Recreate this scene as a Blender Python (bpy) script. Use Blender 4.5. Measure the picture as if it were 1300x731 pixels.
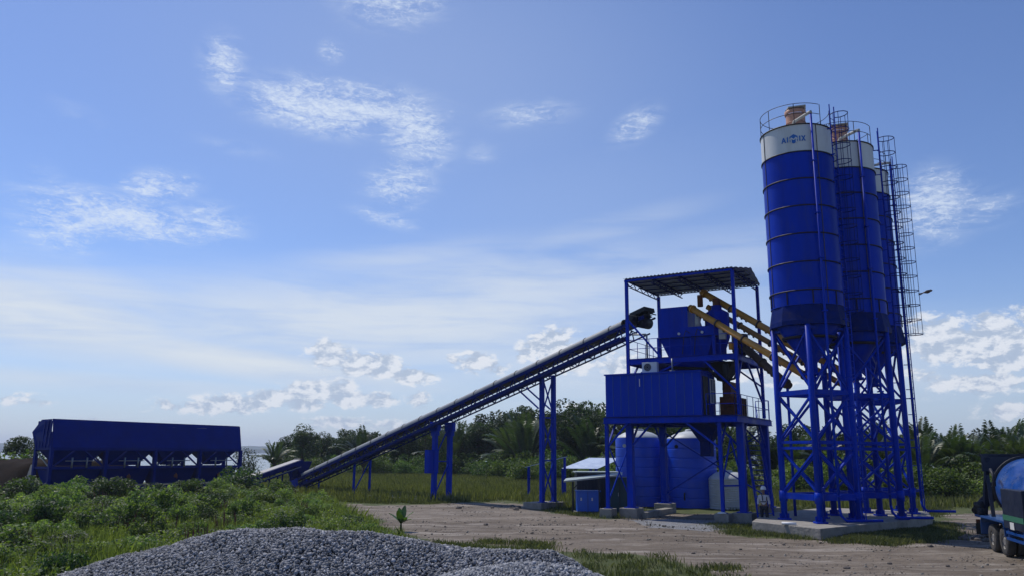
import bpy, bmesh, math, random
import numpy as np
from mathutils import Vector, Matrix, noise as mnoise
R = math.radians
random.seed(7)
RNG = np.random.default_rng(7)
for o in list(bpy.data.objects): bpy.data.objects.remove(o)
scene = bpy.context.scene
col = scene.collection

# ------------------------------------------------------------------ camera, sky, sun, exposure
cam_d = bpy.data.cameras.new('camera'); cam = bpy.data.objects.new('camera', cam_d); col.objects.link(cam)
cam_d.sensor_width = 36; cam_d.lens = 1020 / 1300 * 36; cam_d.clip_start = .1; cam_d.clip_end = 20000
cam.matrix_world = Matrix.Translation((0, 0, 3.3)) @ Matrix.Rotation(R(90 + 11.6), 4, 'X') @ Matrix.Rotation(R(.33), 4, 'Z')
scene.camera = cam
SUN_AZ, SUN_EL = -40, 56          # degrees; azimuth from +Y towards +X
sun_d = bpy.data.lights.new('sun', 'SUN'); sun = bpy.data.objects.new('sun', sun_d); col.objects.link(sun)
sun_d.energy = 3.5; sun_d.angle = R(.5); sun_d.color = (1, .95, .87)
sv = Vector((math.sin(R(SUN_AZ)) * math.cos(R(SUN_EL)), math.cos(R(SUN_AZ)) * math.cos(R(SUN_EL)), math.sin(R(SUN_EL))))
sun.rotation_euler = sv.to_track_quat('Z', 'Y').to_euler(); sun.location = sv * 60
scene.view_settings.view_transform = 'Standard'; scene.view_settings.look = 'None'
scene.view_settings.exposure = 0; scene.view_settings.gamma = 1

def build_world():
    w = bpy.data.worlds.new('World'); scene.world = w; w.use_nodes = True
    nt = w.node_tree; N = nt.nodes; L = nt.links; N.clear()
    out = N.new('ShaderNodeOutputWorld'); bg = N.new('ShaderNodeBackground'); bg.inputs[1].default_value = .084
    L.new(bg.outputs[0], out.inputs[0])
    sky = N.new('ShaderNodeTexSky'); sky.sky_type = 'NISHITA'; sky.sun_disc = False
    sky.sun_elevation = R(SUN_EL); sky.sun_rotation = R(SUN_AZ); sky.air_density = 1.0; sky.dust_density = .3; sky.ozone_density = 2.6; sky.altitude = 0
    def m(op, a, b=None, c=None, clamp=False):
        n = N.new('ShaderNodeMath'); n.operation = op; n.use_clamp = clamp
        for i, v in enumerate((a, b, c)):
            if v is None: continue
            if isinstance(v, (int, float)): n.inputs[i].default_value = v
            else: L.new(v, n.inputs[i])
        return n.outputs[0]
    def ramp(v, lo, hi, a=0., b=1., smooth=True):
        n = N.new('ShaderNodeMapRange'); n.interpolation_type = 'SMOOTHSTEP' if smooth else 'LINEAR'
        L.new(v, n.inputs[0])
        for i, x in enumerate((lo, hi, a, b)): n.inputs[i + 1].default_value = x
        return n.outputs[0]
    def comb(x, y, z=0.):
        n = N.new('ShaderNodeCombineXYZ')
        for i, v in enumerate((x, y, z)):
            if isinstance(v, (int, float)): n.inputs[i].default_value = v
            else: L.new(v, n.inputs[i])
        return n.outputs[0]
    def mapping(v, loc=(0, 0, 0), rot=0, scale=(1, 1, 1), kind='POINT'):
        n = N.new('ShaderNodeMapping'); n.vector_type = kind; L.new(v, n.inputs[0])
        n.inputs[1].default_value = loc; n.inputs[2].default_value = (0, 0, rot); n.inputs[3].default_value = scale
        return n.outputs[0]
    def noise(v, scale, detail=6, rough=.6, dist=0.):
        n = N.new('ShaderNodeTexNoise'); n.noise_dimensions = '3D'; L.new(v, n.inputs['Vector'])
        n.inputs['Scale'].default_value = scale; n.inputs['Detail'].default_value = detail
        n.inputs['Roughness'].default_value = rough; n.inputs['Distortion'].default_value = dist
        return n.outputs[0]
    def mixc(f, a, b):
        n = N.new('ShaderNodeMix'); n.data_type = 'RGBA'
        for s, v in ((0, f), (6, a), (7, b)):
            if isinstance(v, (int, float)): n.inputs[s].default_value = v
            elif isinstance(v, tuple): n.inputs[s].default_value = v + (1,)
            else: L.new(v, n.inputs[s])
        return n.outputs[2]
    tc = N.new('ShaderNodeTexCoord'); sep = N.new('ShaderNodeSeparateXYZ'); L.new(tc.outputs['Generated'], sep.inputs[0])
    x, y, z = sep.outputs
    az = m('MULTIPLY', m('ARCTAN2', x, y), 57.2958); el = m('MULTIPLY', m('ARCSINE', z), 57.2958)
    AE = comb(az, el)
    zz = m('ADD', m('MAXIMUM', z, 0), .08)
    PL = comb(m('DIVIDE', x, zz), m('DIVIDE', y, zz))      # a flat cloud layer overhead
    def blobs(lst, grow=1.):
        acc = None
        for (a0, e0, ra, re, rot, s) in lst:
            ra *= grow; re *= grow
            v = mapping(AE, (a0, e0, 0), R(rot), (ra, re, 1), 'TEXTURE')
            n = N.new('ShaderNodeVectorMath'); n.operation = 'LENGTH'; L.new(v, n.inputs[0])
            f = ramp(n.outputs['Value'], 1.25, 0, 0, s)
            acc = f if acc is None else m('MAXIMUM', acc, f)
        return acc
    # high thin clouds: (az, el, half width, half height, tilt, strength)
    cir = [(-14.6, 23.4, 5.6, 1.8, -3, 1.05), (-7.6, 22.6, 3.4, 2.2, -30, .98), (-11, 23.6, 6, 1.3, 0, .95), (-21.3, 25.4, 1.6, 2.0, 10, .8), (-12, 24.5, 7, 1.2, -3, .7),
           (-9.5, 31.0, 4.5, 2.0, 4, .75), (-13.8, 27.2, 1.0, .8, 0, .7), (-8.4, 18.7, 2.8, 1.9, 10, .8), (-9.3, 16.3, 2.8, .7, -12, .6),
           (1.3, 23.8, 3.6, 1.0, 4, .62), (9.2, 22.8, 2.2, 1.1, 28, .7), (-2.4, 21.0, 1.4, 1.0, 0, .38),
           (-26.8, 14.8, 6.2, 1.5, -4, 1.0), (-24.8, 17.0, 2.6, 1.2, 10, .85), (-21.0, 15.0, 2.4, 1.5, -6, .7), (-31.4, 16.5, 1.4, 1.0, -20, .4), (-30, 14, 3, 2, 0, .8),
           (-30, 20.8, 2, .8, -20, .25), (-20, 20.2, 3, .6, -6, .3), (28.5, 15.5, 2.8, 2.4, 20, .85), (31, 14.8, 2.6, 1.2, 10, .55)]
    n_st = noise(mapping(AE, rot=R(-12), scale=(.28, 1.0, 1)), 1.0, 9, .68, .6)
    n_rip = noise(mapping(AE, rot=R(25), scale=(1.5, 3.4, 1)), 1.0, 6, .7, .8)
    n_big = noise(mapping(AE, scale=(.10, .3, 1)), 1.0, 4, .55, .3)
    cb = blobs(cir, 1.3)
    nz = m('ADD', m('MULTIPLY', n_st, .5), m('MULTIPLY', n_rip, .5))
    cden = ramp(m('ADD', m('MULTIPLY', cb, .85), m('MULTIPLY', m('SUBTRACT', nz, .5), 3.6)), .16, 1.2)
    cden = m('MULTIPLY', m('MULTIPLY', cden, ramp(cb, 0, .45)), .82)
    cden = m('MAXIMUM', cden, m('MULTIPLY', m('MULTIPLY', ramp(cb, 0, .6), ramp(n_st, .38, .64)), .32))
    # broad veils and long streaks low on the left and centre
    veil = [(-31, 8.2, 14, 3.0, -7, 1.0), (-18, 6.0, 18, 1.6, -6, .95), (-26, 4.2, 18, .9, -2, .5), (0, 11.5, 20, 4.0, 3, .62), (-8, 13.5, 12, 1.5, 7, .42), (14, 13, 16, 3, 6, .34), (-8, 9, 32, 4.5, 2, .8), (12, 6, 30, 4, 0, .6), (-25, 9.5, 16, 2.2, -8, .6), (6, 15.5, 10, 1.2, 12, .3)]
    vb = blobs(veil)
    n_v = noise(mapping(AE, rot=R(5), scale=(.07, .62, 1)), 1.0, 8, .6, .5)
    vden = m('MULTIPLY', m('MULTIPLY', vb, ramp(m('ADD', m('MULTIPLY', n_v, .75), m('MULTIPLY', n_big, .35)), .33, .66)), .95)
    vden2 = m('MAXIMUM', m('MULTIPLY', ramp(vb, .05, .9), .68), m('MULTIPLY', blobs([(-6, 26, 26, 14, 0, 1), (4, 18, 22, 9, 0, .8)]), .24))
    # heaps of low white cloud
    cum = [(-12.9, 6.7, 1.6, 1.0, 0, 1.0), (-9.8, 6.0, 2.6, .9, -4, 1.0), (-7.2, 5.3, 2.2, .7, -8, .75), (-13.8, 3.9, 3.0, 1.0, 6, 1.0), (-10.6, 3.6, 2.6, .7, 0, .85), (-19.2, 3.1, 3.0, .75, 4, .9), (-16.4, 3.5, 2.4, .7, 0, .8),
           (-23.5, 2.9, 1.2, .5, 0, .6), (-6.6, 3.7, 1.0, .7, 0, .7), (-2.3, 6.3, 2.0, .8, -8, .85), (-4.0, 6.6, .8, .5, 0, .6), (2.6, 7.6, 2.0, 1.2, 20, 1.0), (.9, 7.2, .7, .9, 0, .7), (4.8, 6.3, 2.0, 1.2, 0, .6), (8.5, 6.0, 3.0, 1.2, 0, .7), (12, 6.5, 3, 1.2, 0, .5),
           (3.9, 3.0, 1.6, .5, 0, .6), (7.5, 3.2, 2.4, .8, 0, .5), (28.3, 7.2, 2.4, 1.6, 0, .95), (31.5, 6.7, 3.2, 1.9, -4, 1.0), (34, 7.5, 3, 1.6, 0, .8), (30.5, 4.3, 3.6, .8, 4, .72), (26.8, 5.0, 1.6, .7, 0, .5), (33, 2.6, 3.4, .7, 0, .7), (18, 6, 4, 1.6, 0, .7), (22.5, 5, 3, 1.2, 0, .6),
           (-31, 3.0, 1.8, .5, 0, .5), (-27.5, 1.9, 2.0, .4, 0, .5), (-12, 2.0, 2.8, .5, 0, .75), (-8.3, 1.9, 2.0, .45, 0, .65), (-60, 6, 12, 2.4, 0, .9), (60, 6, 14, 3, 0, .9)]
    cu = blobs(cum, 1.35)
    n_c = noise(mapping(AE, scale=(.75, 1.25, 1)), 1.0, 10, .62, .25)
    n_c2 = noise(mapping(AE, loc=(.28, -.42, 0), scale=(.75, 1.25, 1)), 1.0, 6, .6, .25)
    raw = m('ADD', m('MULTIPLY', cu, .85), m('MULTIPLY', m('SUBTRACT', n_c, .5), 1.9))
    cuden = m('MULTIPLY', ramp(raw, .17, .50), ramp(cu, 0.02, .35))
    cuden = m('MULTIPLY', cuden, .86)
    shade = ramp(m('SUBTRACT', n_c, n_c2), -.11, .10)
    K = 1 / .087
    base = sky.outputs[0]
    hsv = N.new('ShaderNodeHueSaturation'); L.new(base, hsv.inputs['Color']); hsv.inputs['Saturation'].default_value = 1.0; hsv.inputs['Value'].default_value = 1.0
    base = hsv.outputs[0]
    tn = N.new('ShaderNodeMix'); tn.data_type = 'RGBA'; tn.blend_type = 'MULTIPLY'; tn.inputs[0].default_value = 1; L.new(base, tn.inputs[6]); tn.inputs[7].default_value = (1.04, 1.14, 1.46, 1); base = tn.outputs[2]
    c = mixc(ramp(el, 13, -1, 0, .55), base, tuple(K * v for v in (.50, .60, .76)))
    c = mixc(vden2, c, tuple(K * v for v in (.52, .63, .83)))
    c = mixc(vden, c, tuple(K * v for v in (.78, .84, .90)))
    c = mixc(cden, c, tuple(K * v for v in (.76, .85, .98)))
    cc = mixc(shade, tuple(K * v for v in (.46, .55, .70)), tuple(K * v for v in (.86, .89, .95)))
    c = mixc(cuden, c, cc)
    L.new(c, bg.inputs[0])
build_world()

# ------------------------------------------------------------------ materials
def mat(name, color, rough=.5, metal=0., var=.0, scale=3., spots=None, bump=0., bscale=30., spec=.5, coat=0., coord='Object', streak=False, tone=None, transl=0.):
    m = bpy.data.materials.new(name); m.use_nodes = True
    nt = m.node_tree; N = nt.nodes; L = nt.links
    b = N['Principled BSDF']; b.inputs['Roughness'].default_value = rough; b.inputs['Metallic'].default_value = metal
    b.inputs['Specular IOR Level'].default_value = spec; b.inputs['Coat Weight'].default_value = coat
    b.inputs['Base Color'].default_value = tuple(color) + (1,)
    tc = N.new('ShaderNodeTexCoord')
    last = None
    def mix(f, a, bb, t='MIX'):
        n = N.new('ShaderNodeMix'); n.data_type = 'RGBA'; n.blend_type = t
        for s, v in ((0, f), (6, a), (7, bb)):
            if isinstance(v, (int, float)): n.inputs[s].default_value = v
            elif isinstance(v, tuple): n.inputs[s].default_value = v + (1,)
            else: L.new(v, n.inputs[s])
        return n.outputs[2]
    cur = tuple(color)
    if var:
        mp = N.new('ShaderNodeMapping'); L.new(tc.outputs[coord], mp.inputs[0])
        mp.inputs[3].default_value = (scale, scale, scale * (.15 if streak else 1))
        n = N.new('ShaderNodeTexNoise'); L.new(mp.outputs[0], n.inputs['Vector']); n.inputs['Scale'].default_value = 1; n.inputs['Detail'].default_value = 8; n.inputs['Roughness'].default_value = .65
        r = N.new('ShaderNodeMapRange'); L.new(n.outputs[0], r.inputs[0]); r.inputs[1].default_value = .3; r.inputs[2].default_value = .7
        cur = mix(r.outputs[0], tuple(c * (1 - var) for c in color), tuple(min(1, c * (1 + var)) for c in color))
        r2 = N.new('ShaderNodeMapRange'); L.new(n.outputs[0], r2.inputs[0]); r2.inputs[1].default_value = .3; r2.inputs[2].default_value = .7
        r2.inputs[3].default_value = max(.05, rough - .12); r2.inputs[4].default_value = min(1, rough + .15); L.new(r2.outputs[0], b.inputs['Roughness'])
    if spots:
        sc, sscale, amt = spots
        n = N.new('ShaderNodeTexNoise'); mp = N.new('ShaderNodeMapping'); L.new(tc.outputs[coord], mp.inputs[0]); mp.inputs[3].default_value = (sscale, sscale, sscale * (.2 if streak else 1))
        L.new(mp.outputs[0], n.inputs['Vector']); n.inputs['Scale'].default_value = 1; n.inputs['Detail'].default_value = 10; n.inputs['Roughness'].default_value = .7
        r = N.new('ShaderNodeMapRange'); L.new(n.outputs[0], r.inputs[0]); r.inputs[1].default_value = .52; r.inputs[2].default_value = .75; r.inputs[4].default_value = amt
        cur = mix(r.outputs[0], cur, tuple(sc))
    if tone:      # per-leaf / per-stone variation stored on the mesh, plus per-object variation
        a = N.new('ShaderNodeAttribute'); a.attribute_name = 'tone'
        cur = mix(a.outputs['Fac'], cur, tuple(tone))
        oi = N.new('ShaderNodeObjectInfo'); hs = N.new('ShaderNodeHueSaturation')
        rr = N.new('ShaderNodeMapRange'); L.new(oi.outputs['Random'], rr.inputs[0]); rr.inputs[3].default_value = .6; rr.inputs[4].default_value = 1.3
        rh = N.new('ShaderNodeMapRange'); ml = N.new('ShaderNodeMath'); ml.operation = 'FRACT'; m7 = N.new('ShaderNodeMath'); m7.operation = 'MULTIPLY'; m7.inputs[1].default_value = 7.31
        L.new(oi.outputs['Random'], m7.inputs[0]); L.new(m7.outputs[0], ml.inputs[0]); L.new(ml.outputs[0], rh.inputs[0]); rh.inputs[3].default_value = .48; rh.inputs[4].default_value = .515; L.new(rh.outputs[0], hs.inputs['Hue']); hs.inputs['Saturation'].default_value = .9
        L.new(rr.outputs[0], hs.inputs['Value']); L.new(cur, hs.inputs['Color']); cur = hs.outputs[0]
    if not isinstance(cur, tuple): L.new(cur, b.inputs['Base Color'])
    if bump:
        n = N.new('ShaderNodeTexNoise'); L.new(tc.outputs[coord], n.inputs['Vector']); n.inputs['Scale'].default_value = bscale; n.inputs['Detail'].default_value = 8
        bp = N.new('ShaderNodeBump'); bp.inputs['Strength'].default_value = bump; bp.inputs['Distance'].default_value = .05; L.new(n.outputs[0], bp.inputs['Height']); L.new(bp.outputs[0], b.inputs['Normal'])
    if transl:
        t = N.new('ShaderNodeBsdfTranslucent'); ms = N.new('ShaderNodeMixShader'); ms.inputs[0].default_value = transl
        if isinstance(cur, tuple): t.inputs[0].default_value = cur + (1,)
        else:
            tm = mix(1.0, cur, (1.5, 1.7, .5), 'MULTIPLY'); L.new(tm, t.inputs[0])
        o = N['Material Output']; L.new(b.outputs[0], ms.inputs[1]); L.new(t.outputs[0], ms.inputs[2]); L.new(ms.outputs[0], o.inputs[0])
    return m
DUST = (.16, .14, .12)
M = {}
M['blue'] = mat('blue_paint', (.0002, .032, .40), .45, 0, .25, 1.3, spots=((.05, .05, .09), 3.0, .5), streak=True, bump=.05, bscale=3, spec=.09)
M['silo_blue'] = mat('silo_blue_paint', (.0002, .031, .40), .38, 0, .22, .7, spots=((.035, .055, .17), 2.2, .55), streak=True, bump=.06, bscale=2, spec=.09)
M['batch_blue'] = mat('batcher_blue_paint', (.0002, .015, .17), .5, 0, .2, .8, spots=((.012, .03, .12), 1.2, .4), bump=.06, bscale=2, spec=.09)  # darker blue for the whole batcher
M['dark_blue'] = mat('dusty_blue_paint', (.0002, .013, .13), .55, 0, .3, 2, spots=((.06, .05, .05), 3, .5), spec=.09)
M['cabin_blue'] = mat('cabin_blue_panel', (.0002, .034, .40), .42, .0, .15, .9, spots=((.01, .04, .19), 1.5, .35), streak=True, spec=.09)
M['seam'] = mat('pale_blue_seam', (.02, .08, .32), .4)
M['ring'] = mat('dark_hoop_steel', (.012, .009, .018), .6, .2, .4, 3)
M['white'] = mat('white_paint', (.62, .63, .62), .5, 0, .1, 1, spots=((.3, .27, .22), 1.5, .45), streak=True)
M['bolt'] = mat('dark_bolts', (.06, .05, .05), .6)
M['peach'] = mat('peach_plastic', (.50, .25, .16), .55, 0, .15, 3, spots=((.25, .13, .1), 3, .5))
M['cap'] = mat('grey_cap', (.35, .35, .33), .6, 0, .15, 3)
M['yellow'] = mat('ochre_yellow_paint', (.62, .29, .045), .42, 0, .12, 2, spots=((.25, .15, .06), 2.4, .5))
M['yellow_shaded'] = mat('shaded_ochre_paint', (.42, .2, .05), .5, 0, .2, 2, spots=((.18, .11, .06), 2.4, .6))  # ochre darkened to carry shade, with random brown spots
M['yellow_deep_shade'] = mat('deep_shade_ochre_paint', (.09, .05, .025), .6, 0, .3, 3)  # deep shade put into the colour of the lowest screw pipe
M['roof'] = mat('grey_roof_sheet', (.30, .36, .36), .6, 0, .3, 2)
M['galv'] = mat('galvanised_sheet', (.20, .21, .225), .6, .1, .12, 1.2, spots=((.3, .29, .28), 2, .4))
M['steel'] = mat('grey_steel', (.25, .26, .27), .45, .6, .2, 4)
M['concrete'] = mat('concrete', (.27, .25, .22), .9, 0, .25, 1.6, spots=((.09, .08, .07), 1.3, .75), bump=.5, bscale=9)
M['rubber'] = mat('black_rubber', (.022, .021, .02), .8, 0, .3, 6, spots=((.12, .1, .08), 4, .5))
M['tread'] = mat('dusty_tyre', (.045, .042, .04), .85, 0, .3, 6, spots=((.16, .13, .1), 3, .6), bump=.4, bscale=30)
M['rim'] = mat('grey_rim', (.22, .21, .2), .6, .3, .3, 5)
M['belt'] = mat('worn_belt', (.33, .32, .31), .6, 0, .2, 3)
M['beltdark'] = mat('black_belt', (.03, .03, .03), .7)
M['tank'] = mat('blue_plastic', (.008, .075, .62), .38, 0, .12, .8, spots=((.02, .06, .3), 1.1, .4))
M['tanktop'] = mat('pale_tank_lid', (.45, .48, .5), .5, 0, .2, 2)
M['wtank'] = mat('white_plastic', (.55, .56, .55), .5, 0, .12, 1.5, spots=((.3, .29, .26), 1.5, .5), streak=True)
M['genblue'] = mat('bright_blue_box', (.006, .10, .55), .4, 0, .12, 2)
M['green'] = mat('dark_teal_paint', (.006, .05, .07), .5, 0, .2, 2)
M['dark'] = mat('dark_metal', (.02, .022, .028), .6, .3, .3, 4)
M['rust'] = mat('rusty_orange_steel', (.17, .055, .025), .7, .2, .4, 4, spots=((.05, .025, .02), 5, .7), bump=.3, bscale=12)
M['glass'] = mat('window_glass', (.25, .33, .4), .08, 0, 0, spec=.8)
M['lroof'] = mat('pale_roof_sheet', (.55, .62, .72), .35, .3, .1, 1.5)
M['logo'] = mat('logo_blue', (.01, .13, .45), .5)
M['bag'] = mat('canvas_sleeve', (.42, .42, .40), .8, 0, .2, 5, bump=.6, bscale=9)
M['soil'] = mat('shaded_soil', (.018, .012, .009), .95, 0, .4, 1.2, bump=1., bscale=4, spec=.05)  # ramp earth, its shade put into a near-black base colour
M['skin'] = mat('skin', (.2, .11, .075), .6)
M['shirt'] = mat('white_cloth', (.55, .53, .55), .85)
M['trouser'] = mat('dark_cloth', (.02, .022, .035), .9)
M['helmet'] = mat('white_helmet', (.75, .75, .74), .3)
M['plum'] = mat('brown_feather', (.09, .06, .045), .8, 0, .3, 8)
M['plumpale'] = mat('pale_brown_feather', (.22, .15, .11), .8)
M['drum'] = mat('glossy_drum_blue', (.004, .055, .25), .32, 0, .2, 1.6, spots=((.12, .13, .15), 2.0, .8), coat=.15, bump=.15, bscale=4)
M['truckblue'] = mat('truck_blue', (.012, .06, .2), .38, 0, .2, 2, spots=((.08, .08, .08), 2, .5))
M['navy'] = mat('navy_panel', (.006, .012, .03), .45, 0, .2, 2)
M['stripe'] = mat('green_stripe', (.03, .14, .08), .5)
M['plate'] = mat('pale_plate', (.6, .6, .58), .5)
M['bark'] = mat('bark', (.09, .07, .05), .95, 0, .4, 5, bump=.6, bscale=20)
M['leaf_dark'] = mat('dark_leaves', (.022, .045, .016), .6, tone=(.06, .10, .026), transl=.22, spec=.22)
M['leaf_vine'] = mat('vine_leaves', (.035, .085, .016), .58, tone=(.19, .28, .05), transl=.3, spec=.22)
M['leaf_weed'] = mat('weed_leaves', (.04, .09, .028), .55, tone=(.24, .32, .09), transl=.4, spec=.25)
M['leaf_shrub'] = mat('dark_shrub_leaves', (.022, .05, .018), .58, tone=(.09, .15, .035), transl=.28, spec=.25)
M['palm'] = mat('palm_leaves', (.022, .05, .02), .45, tone=(.07, .10, .03), transl=.22, spec=.4)
M['grass'] = mat('grass_blades', (.06, .10, .026), .6, tone=(.22, .27, .08), transl=.42, spec=.3)
M['meadow'] = mat('meadow_blades', (.06, .085, .025), .6, tone=(.26, .26, .11), transl=.35, spec=.3)
M['verge'] = mat('verge_blades', (.045, .06, .022), .65, tone=(.20, .20, .09), transl=.25, spec=.2)
M['banana'] = mat('banana_leaf', (.045, .11, .02), .45, tone=(.12, .2, .04), transl=.35)
M['redseed'] = mat('red_brown_seeds', (.10, .025, .015), .8, tone=(.17, .05, .03))
M['stone'] = mat('crushed_stone', (.058, .061, .068), .85, tone=(.34, .35, .38), spec=.3)
M['stone_light'] = mat('dusty_crushed_stone', (.09, .098, .115), .85, tone=(.44, .46, .5), spec=.3)
M['scrap'] = mat('white_scrap', (.75, .75, .75), .6)
M['rock'] = mat('brown_rock', (.12, .1, .085), .95, 0, .3, 3, bump=.5)

# ------------------------------------------------------------------ mesh helpers
ORIG = {}
class MB:
    def __init__(s): s.v = []; s.f = []; s.mi = []; s.cur = 0; s.sm = []; s.smooth = False
    def add(s, vs, fs):
        n = len(s.v); s.v += [tuple(v) for v in vs]; s.f += [tuple(i + n for i in f) for f in fs]
        s.mi += [s.cur] * len(fs); s.sm += [s.smooth] * len(fs)
        return s
    def frame(s, c, X, Y, Z, hx, hy, hz):
        c = Vector(c); X = Vector(X).normalized() * hx; Y = Vector(Y).normalized() * hy; Z = Vector(Z).normalized() * hz
        vs = [c + X * i + Y * j + Z * k for k in (-1, 1) for j in (-1, 1) for i in (-1, 1)]
        return s.add(vs, [(0, 2, 3, 1), (4, 5, 7, 6), (0, 1, 5, 4), (2, 6, 7, 3), (0, 4, 6, 2), (1, 3, 7, 5)])
    def box(s, lo, hi):
        c = [(a + b) / 2 for a, b in zip(lo, hi)]; return s.frame(c, (1, 0, 0), (0, 1, 0), (0, 0, 1), *[abs(b - a) / 2 for a, b in zip(lo, hi)])
    def beam(s, p, q, w, h=None, up=(0, 0, 1)):
        p = Vector(p); q = Vector(q); d = q - p; L = d.length
        if L < 1e-6: return s
        d /= L; up = Vector(up)
        if abs(d.dot(up)) > .98: up = Vector((.857, -.515, 0))
        X = d.cross(up).normalized(); Z = X.cross(d)
        return s.frame((p + q) / 2, X, d, Z, w / 2, L / 2, (h or w) / 2)
    def ibeam(s, p, q, w, h):
        p = Vector(p); q = Vector(q); s.beam(p, q, w * .2, h * .98)
        s.beam(p + Vector((0, 0, h / 2)), q + Vector((0, 0, h / 2)), w, w * .12); s.beam(p - Vector((0, 0, h / 2)), q - Vector((0, 0, h / 2)), w, w * .12); return s
    def tube(s, pts, r, n=10, caps=True, r2=None):
        pts = [Vector(p) for p in pts]; rings = []; old = s.smooth; m = len(pts)
        prevX = None
        for i, p in enumerate(pts):
            d = (pts[min(i + 1, m - 1)] - pts[max(i - 1, 0)]).normalized()
            up = Vector((0, 0, 1)) if abs(d.z) < .95 else Vector((1, 0, 0))
            if prevX is None: X = d.cross(up).normalized()
            else: X = (prevX - d * prevX.dot(d)).normalized()
            prevX = X; Y = X.cross(d)
            rr = r[i] if isinstance(r, (list, tuple)) else (r if r2 is None else r + (r2 - r) * i / (m - 1))
            rings.append([p + X * rr * math.cos(2 * math.pi * k / n) + Y * rr * math.sin(2 * math.pi * k / n) for k in range(n)])
        vs = [v for g in rings for v in g]; fs = []
        for i in range(m - 1):
            for k in range(n): fs.append((i * n + k, i * n + (k + 1) % n, (i + 1) * n + (k + 1) % n, (i + 1) * n + k))
        base = len(s.v)
        s.smooth = n > 6; s.add(vs, fs); s.smooth = False
        if caps:
            s.f += [tuple(base + k for k in range(n))[::-1], tuple(base + (m - 1) * n + k for k in range(n))]; s.mi += [s.cur] * 2; s.sm += [False] * 2
        s.smooth = old
        return s
    def lathe(s, prof, c=(0, 0), n=48, a0=0., a1=360., caps=False):
        full = abs(a1 - a0 - 360) < 1e-6; k = n if full else n + 1; vs = []
        for (r, z) in prof:
            for i in range(k):
                a = R(a0 + (a1 - a0) * i / n); vs.append((c[0] + r * math.cos(a), c[1] + r * math.sin(a), z))
        fs = []
        for j in range(len(prof) - 1):
            for i in range(n):
                i2 = (i + 1) % k; fs.append((j * k + i, j * k + i2, (j + 1) * k + i2, (j + 1) * k + i))
        old = s.smooth; s.smooth = True; s.add(vs, fs); s.smooth = old; return s
    def poly(s, pts, dz=None, thick=None):
        """prism: polygon pts (3D), extruded by vector dz"""
        pts = [Vector(p) for p in pts]; n = len(pts); dz = Vector(dz)
        return s.add(pts + [p + dz for p in pts], [tuple(range(n))[::-1], tuple(range(n, 2 * n))] + [(i, (i + 1) % n, n + (i + 1) % n, n + i) for i in range(n)])
    def build(s, name, mats, parent=None, label=None, cat=None, group=None, kind=None, bevel=0.):
        me = bpy.data.meshes.new(name)
        o0 = ORIG.get(parent.name, Vector((0, 0, 0))) if parent else Vector((0, 0, 0))
        me.from_pydata([tuple(Vector(v) - o0) for v in s.v], [], s.f)
        bm = bmesh.new(); bm.from_mesh(me); bmesh.ops.recalc_face_normals(bm, faces=bm.faces)
        bm.to_mesh(me); bm.free()
        if not isinstance(mats, (list, tuple)): mats = [mats]
        for m in mats: me.materials.append(m)
        me.polygons.foreach_set('material_index', s.mi); me.polygons.foreach_set('use_smooth', s.sm)
        me.update()
        o = bpy.data.objects.new(name, me); col.objects.link(o)
        if parent: o.parent = parent; ORIG[o.name] = o0
        if bevel:
            b = o.modifiers.new('b', 'BEVEL'); b.width = bevel; b.segments = 2; b.limit_method = 'ANGLE'
        tag(o, label, cat, group, kind)
        return o
def tag(o, label=None, cat=None, group=None, kind=None):
    if label: o['label'] = label
    if cat: o['category'] = cat
    if group: o['group'] = group
    if kind: o['kind'] = kind
    return o
def thing(name, loc, label, cat, group=None):
    o = bpy.data.objects.new(name, None); col.objects.link(o); o.location = loc; o.empty_display_size = .2
    ORIG[o.name] = Vector(loc); return tag(o, label, cat, group)
def children(o): return [c for c in list(o.children)]
def copy_tree(o, parent=None):
    c = o.copy(); col.objects.link(c); c.parent = parent
    for ch in children(o): copy_tree(ch, c)
    return c
def V(x, y, z=0.): return Vector((x, y, z))
def wrap(me, name, mats, parent=None, **k):
    for m in (mats if isinstance(mats, (list, tuple)) else [mats]): me.materials.append(m)
    o = bpy.data.objects.new(name, me); col.objects.link(o)
    if parent: o.parent = parent; ORIG[o.name] = ORIG.get(parent.name, Vector((0, 0, 0)))
    return tag(o, **k)
def quads_mesh(name, P, tone=None, nv=4):
    """P: (n, nv, 3) array -> mesh of n polygons"""
    n = P.shape[0]; me = bpy.data.meshes.new(name)
    me.vertices.add(n * nv); me.vertices.foreach_set('co', P.reshape(-1).astype(np.float32))
    me.loops.add(n * nv); me.loops.foreach_set('vertex_index', np.arange(n * nv, dtype=np.int32))
    me.polygons.add(n); me.polygons.foreach_set('loop_start', np.arange(0, n * nv, nv, dtype=np.int32))
    try: me.polygons.foreach_set('loop_total', np.full(n, nv, dtype=np.int32))
    except Exception: pass
    if tone is not None:
        a = me.attributes.new('tone', 'FLOAT', 'FACE'); a.data.foreach_set('value', tone.astype(np.float32))
    me.update(calc_edges=True); me.validate(); return me

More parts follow.
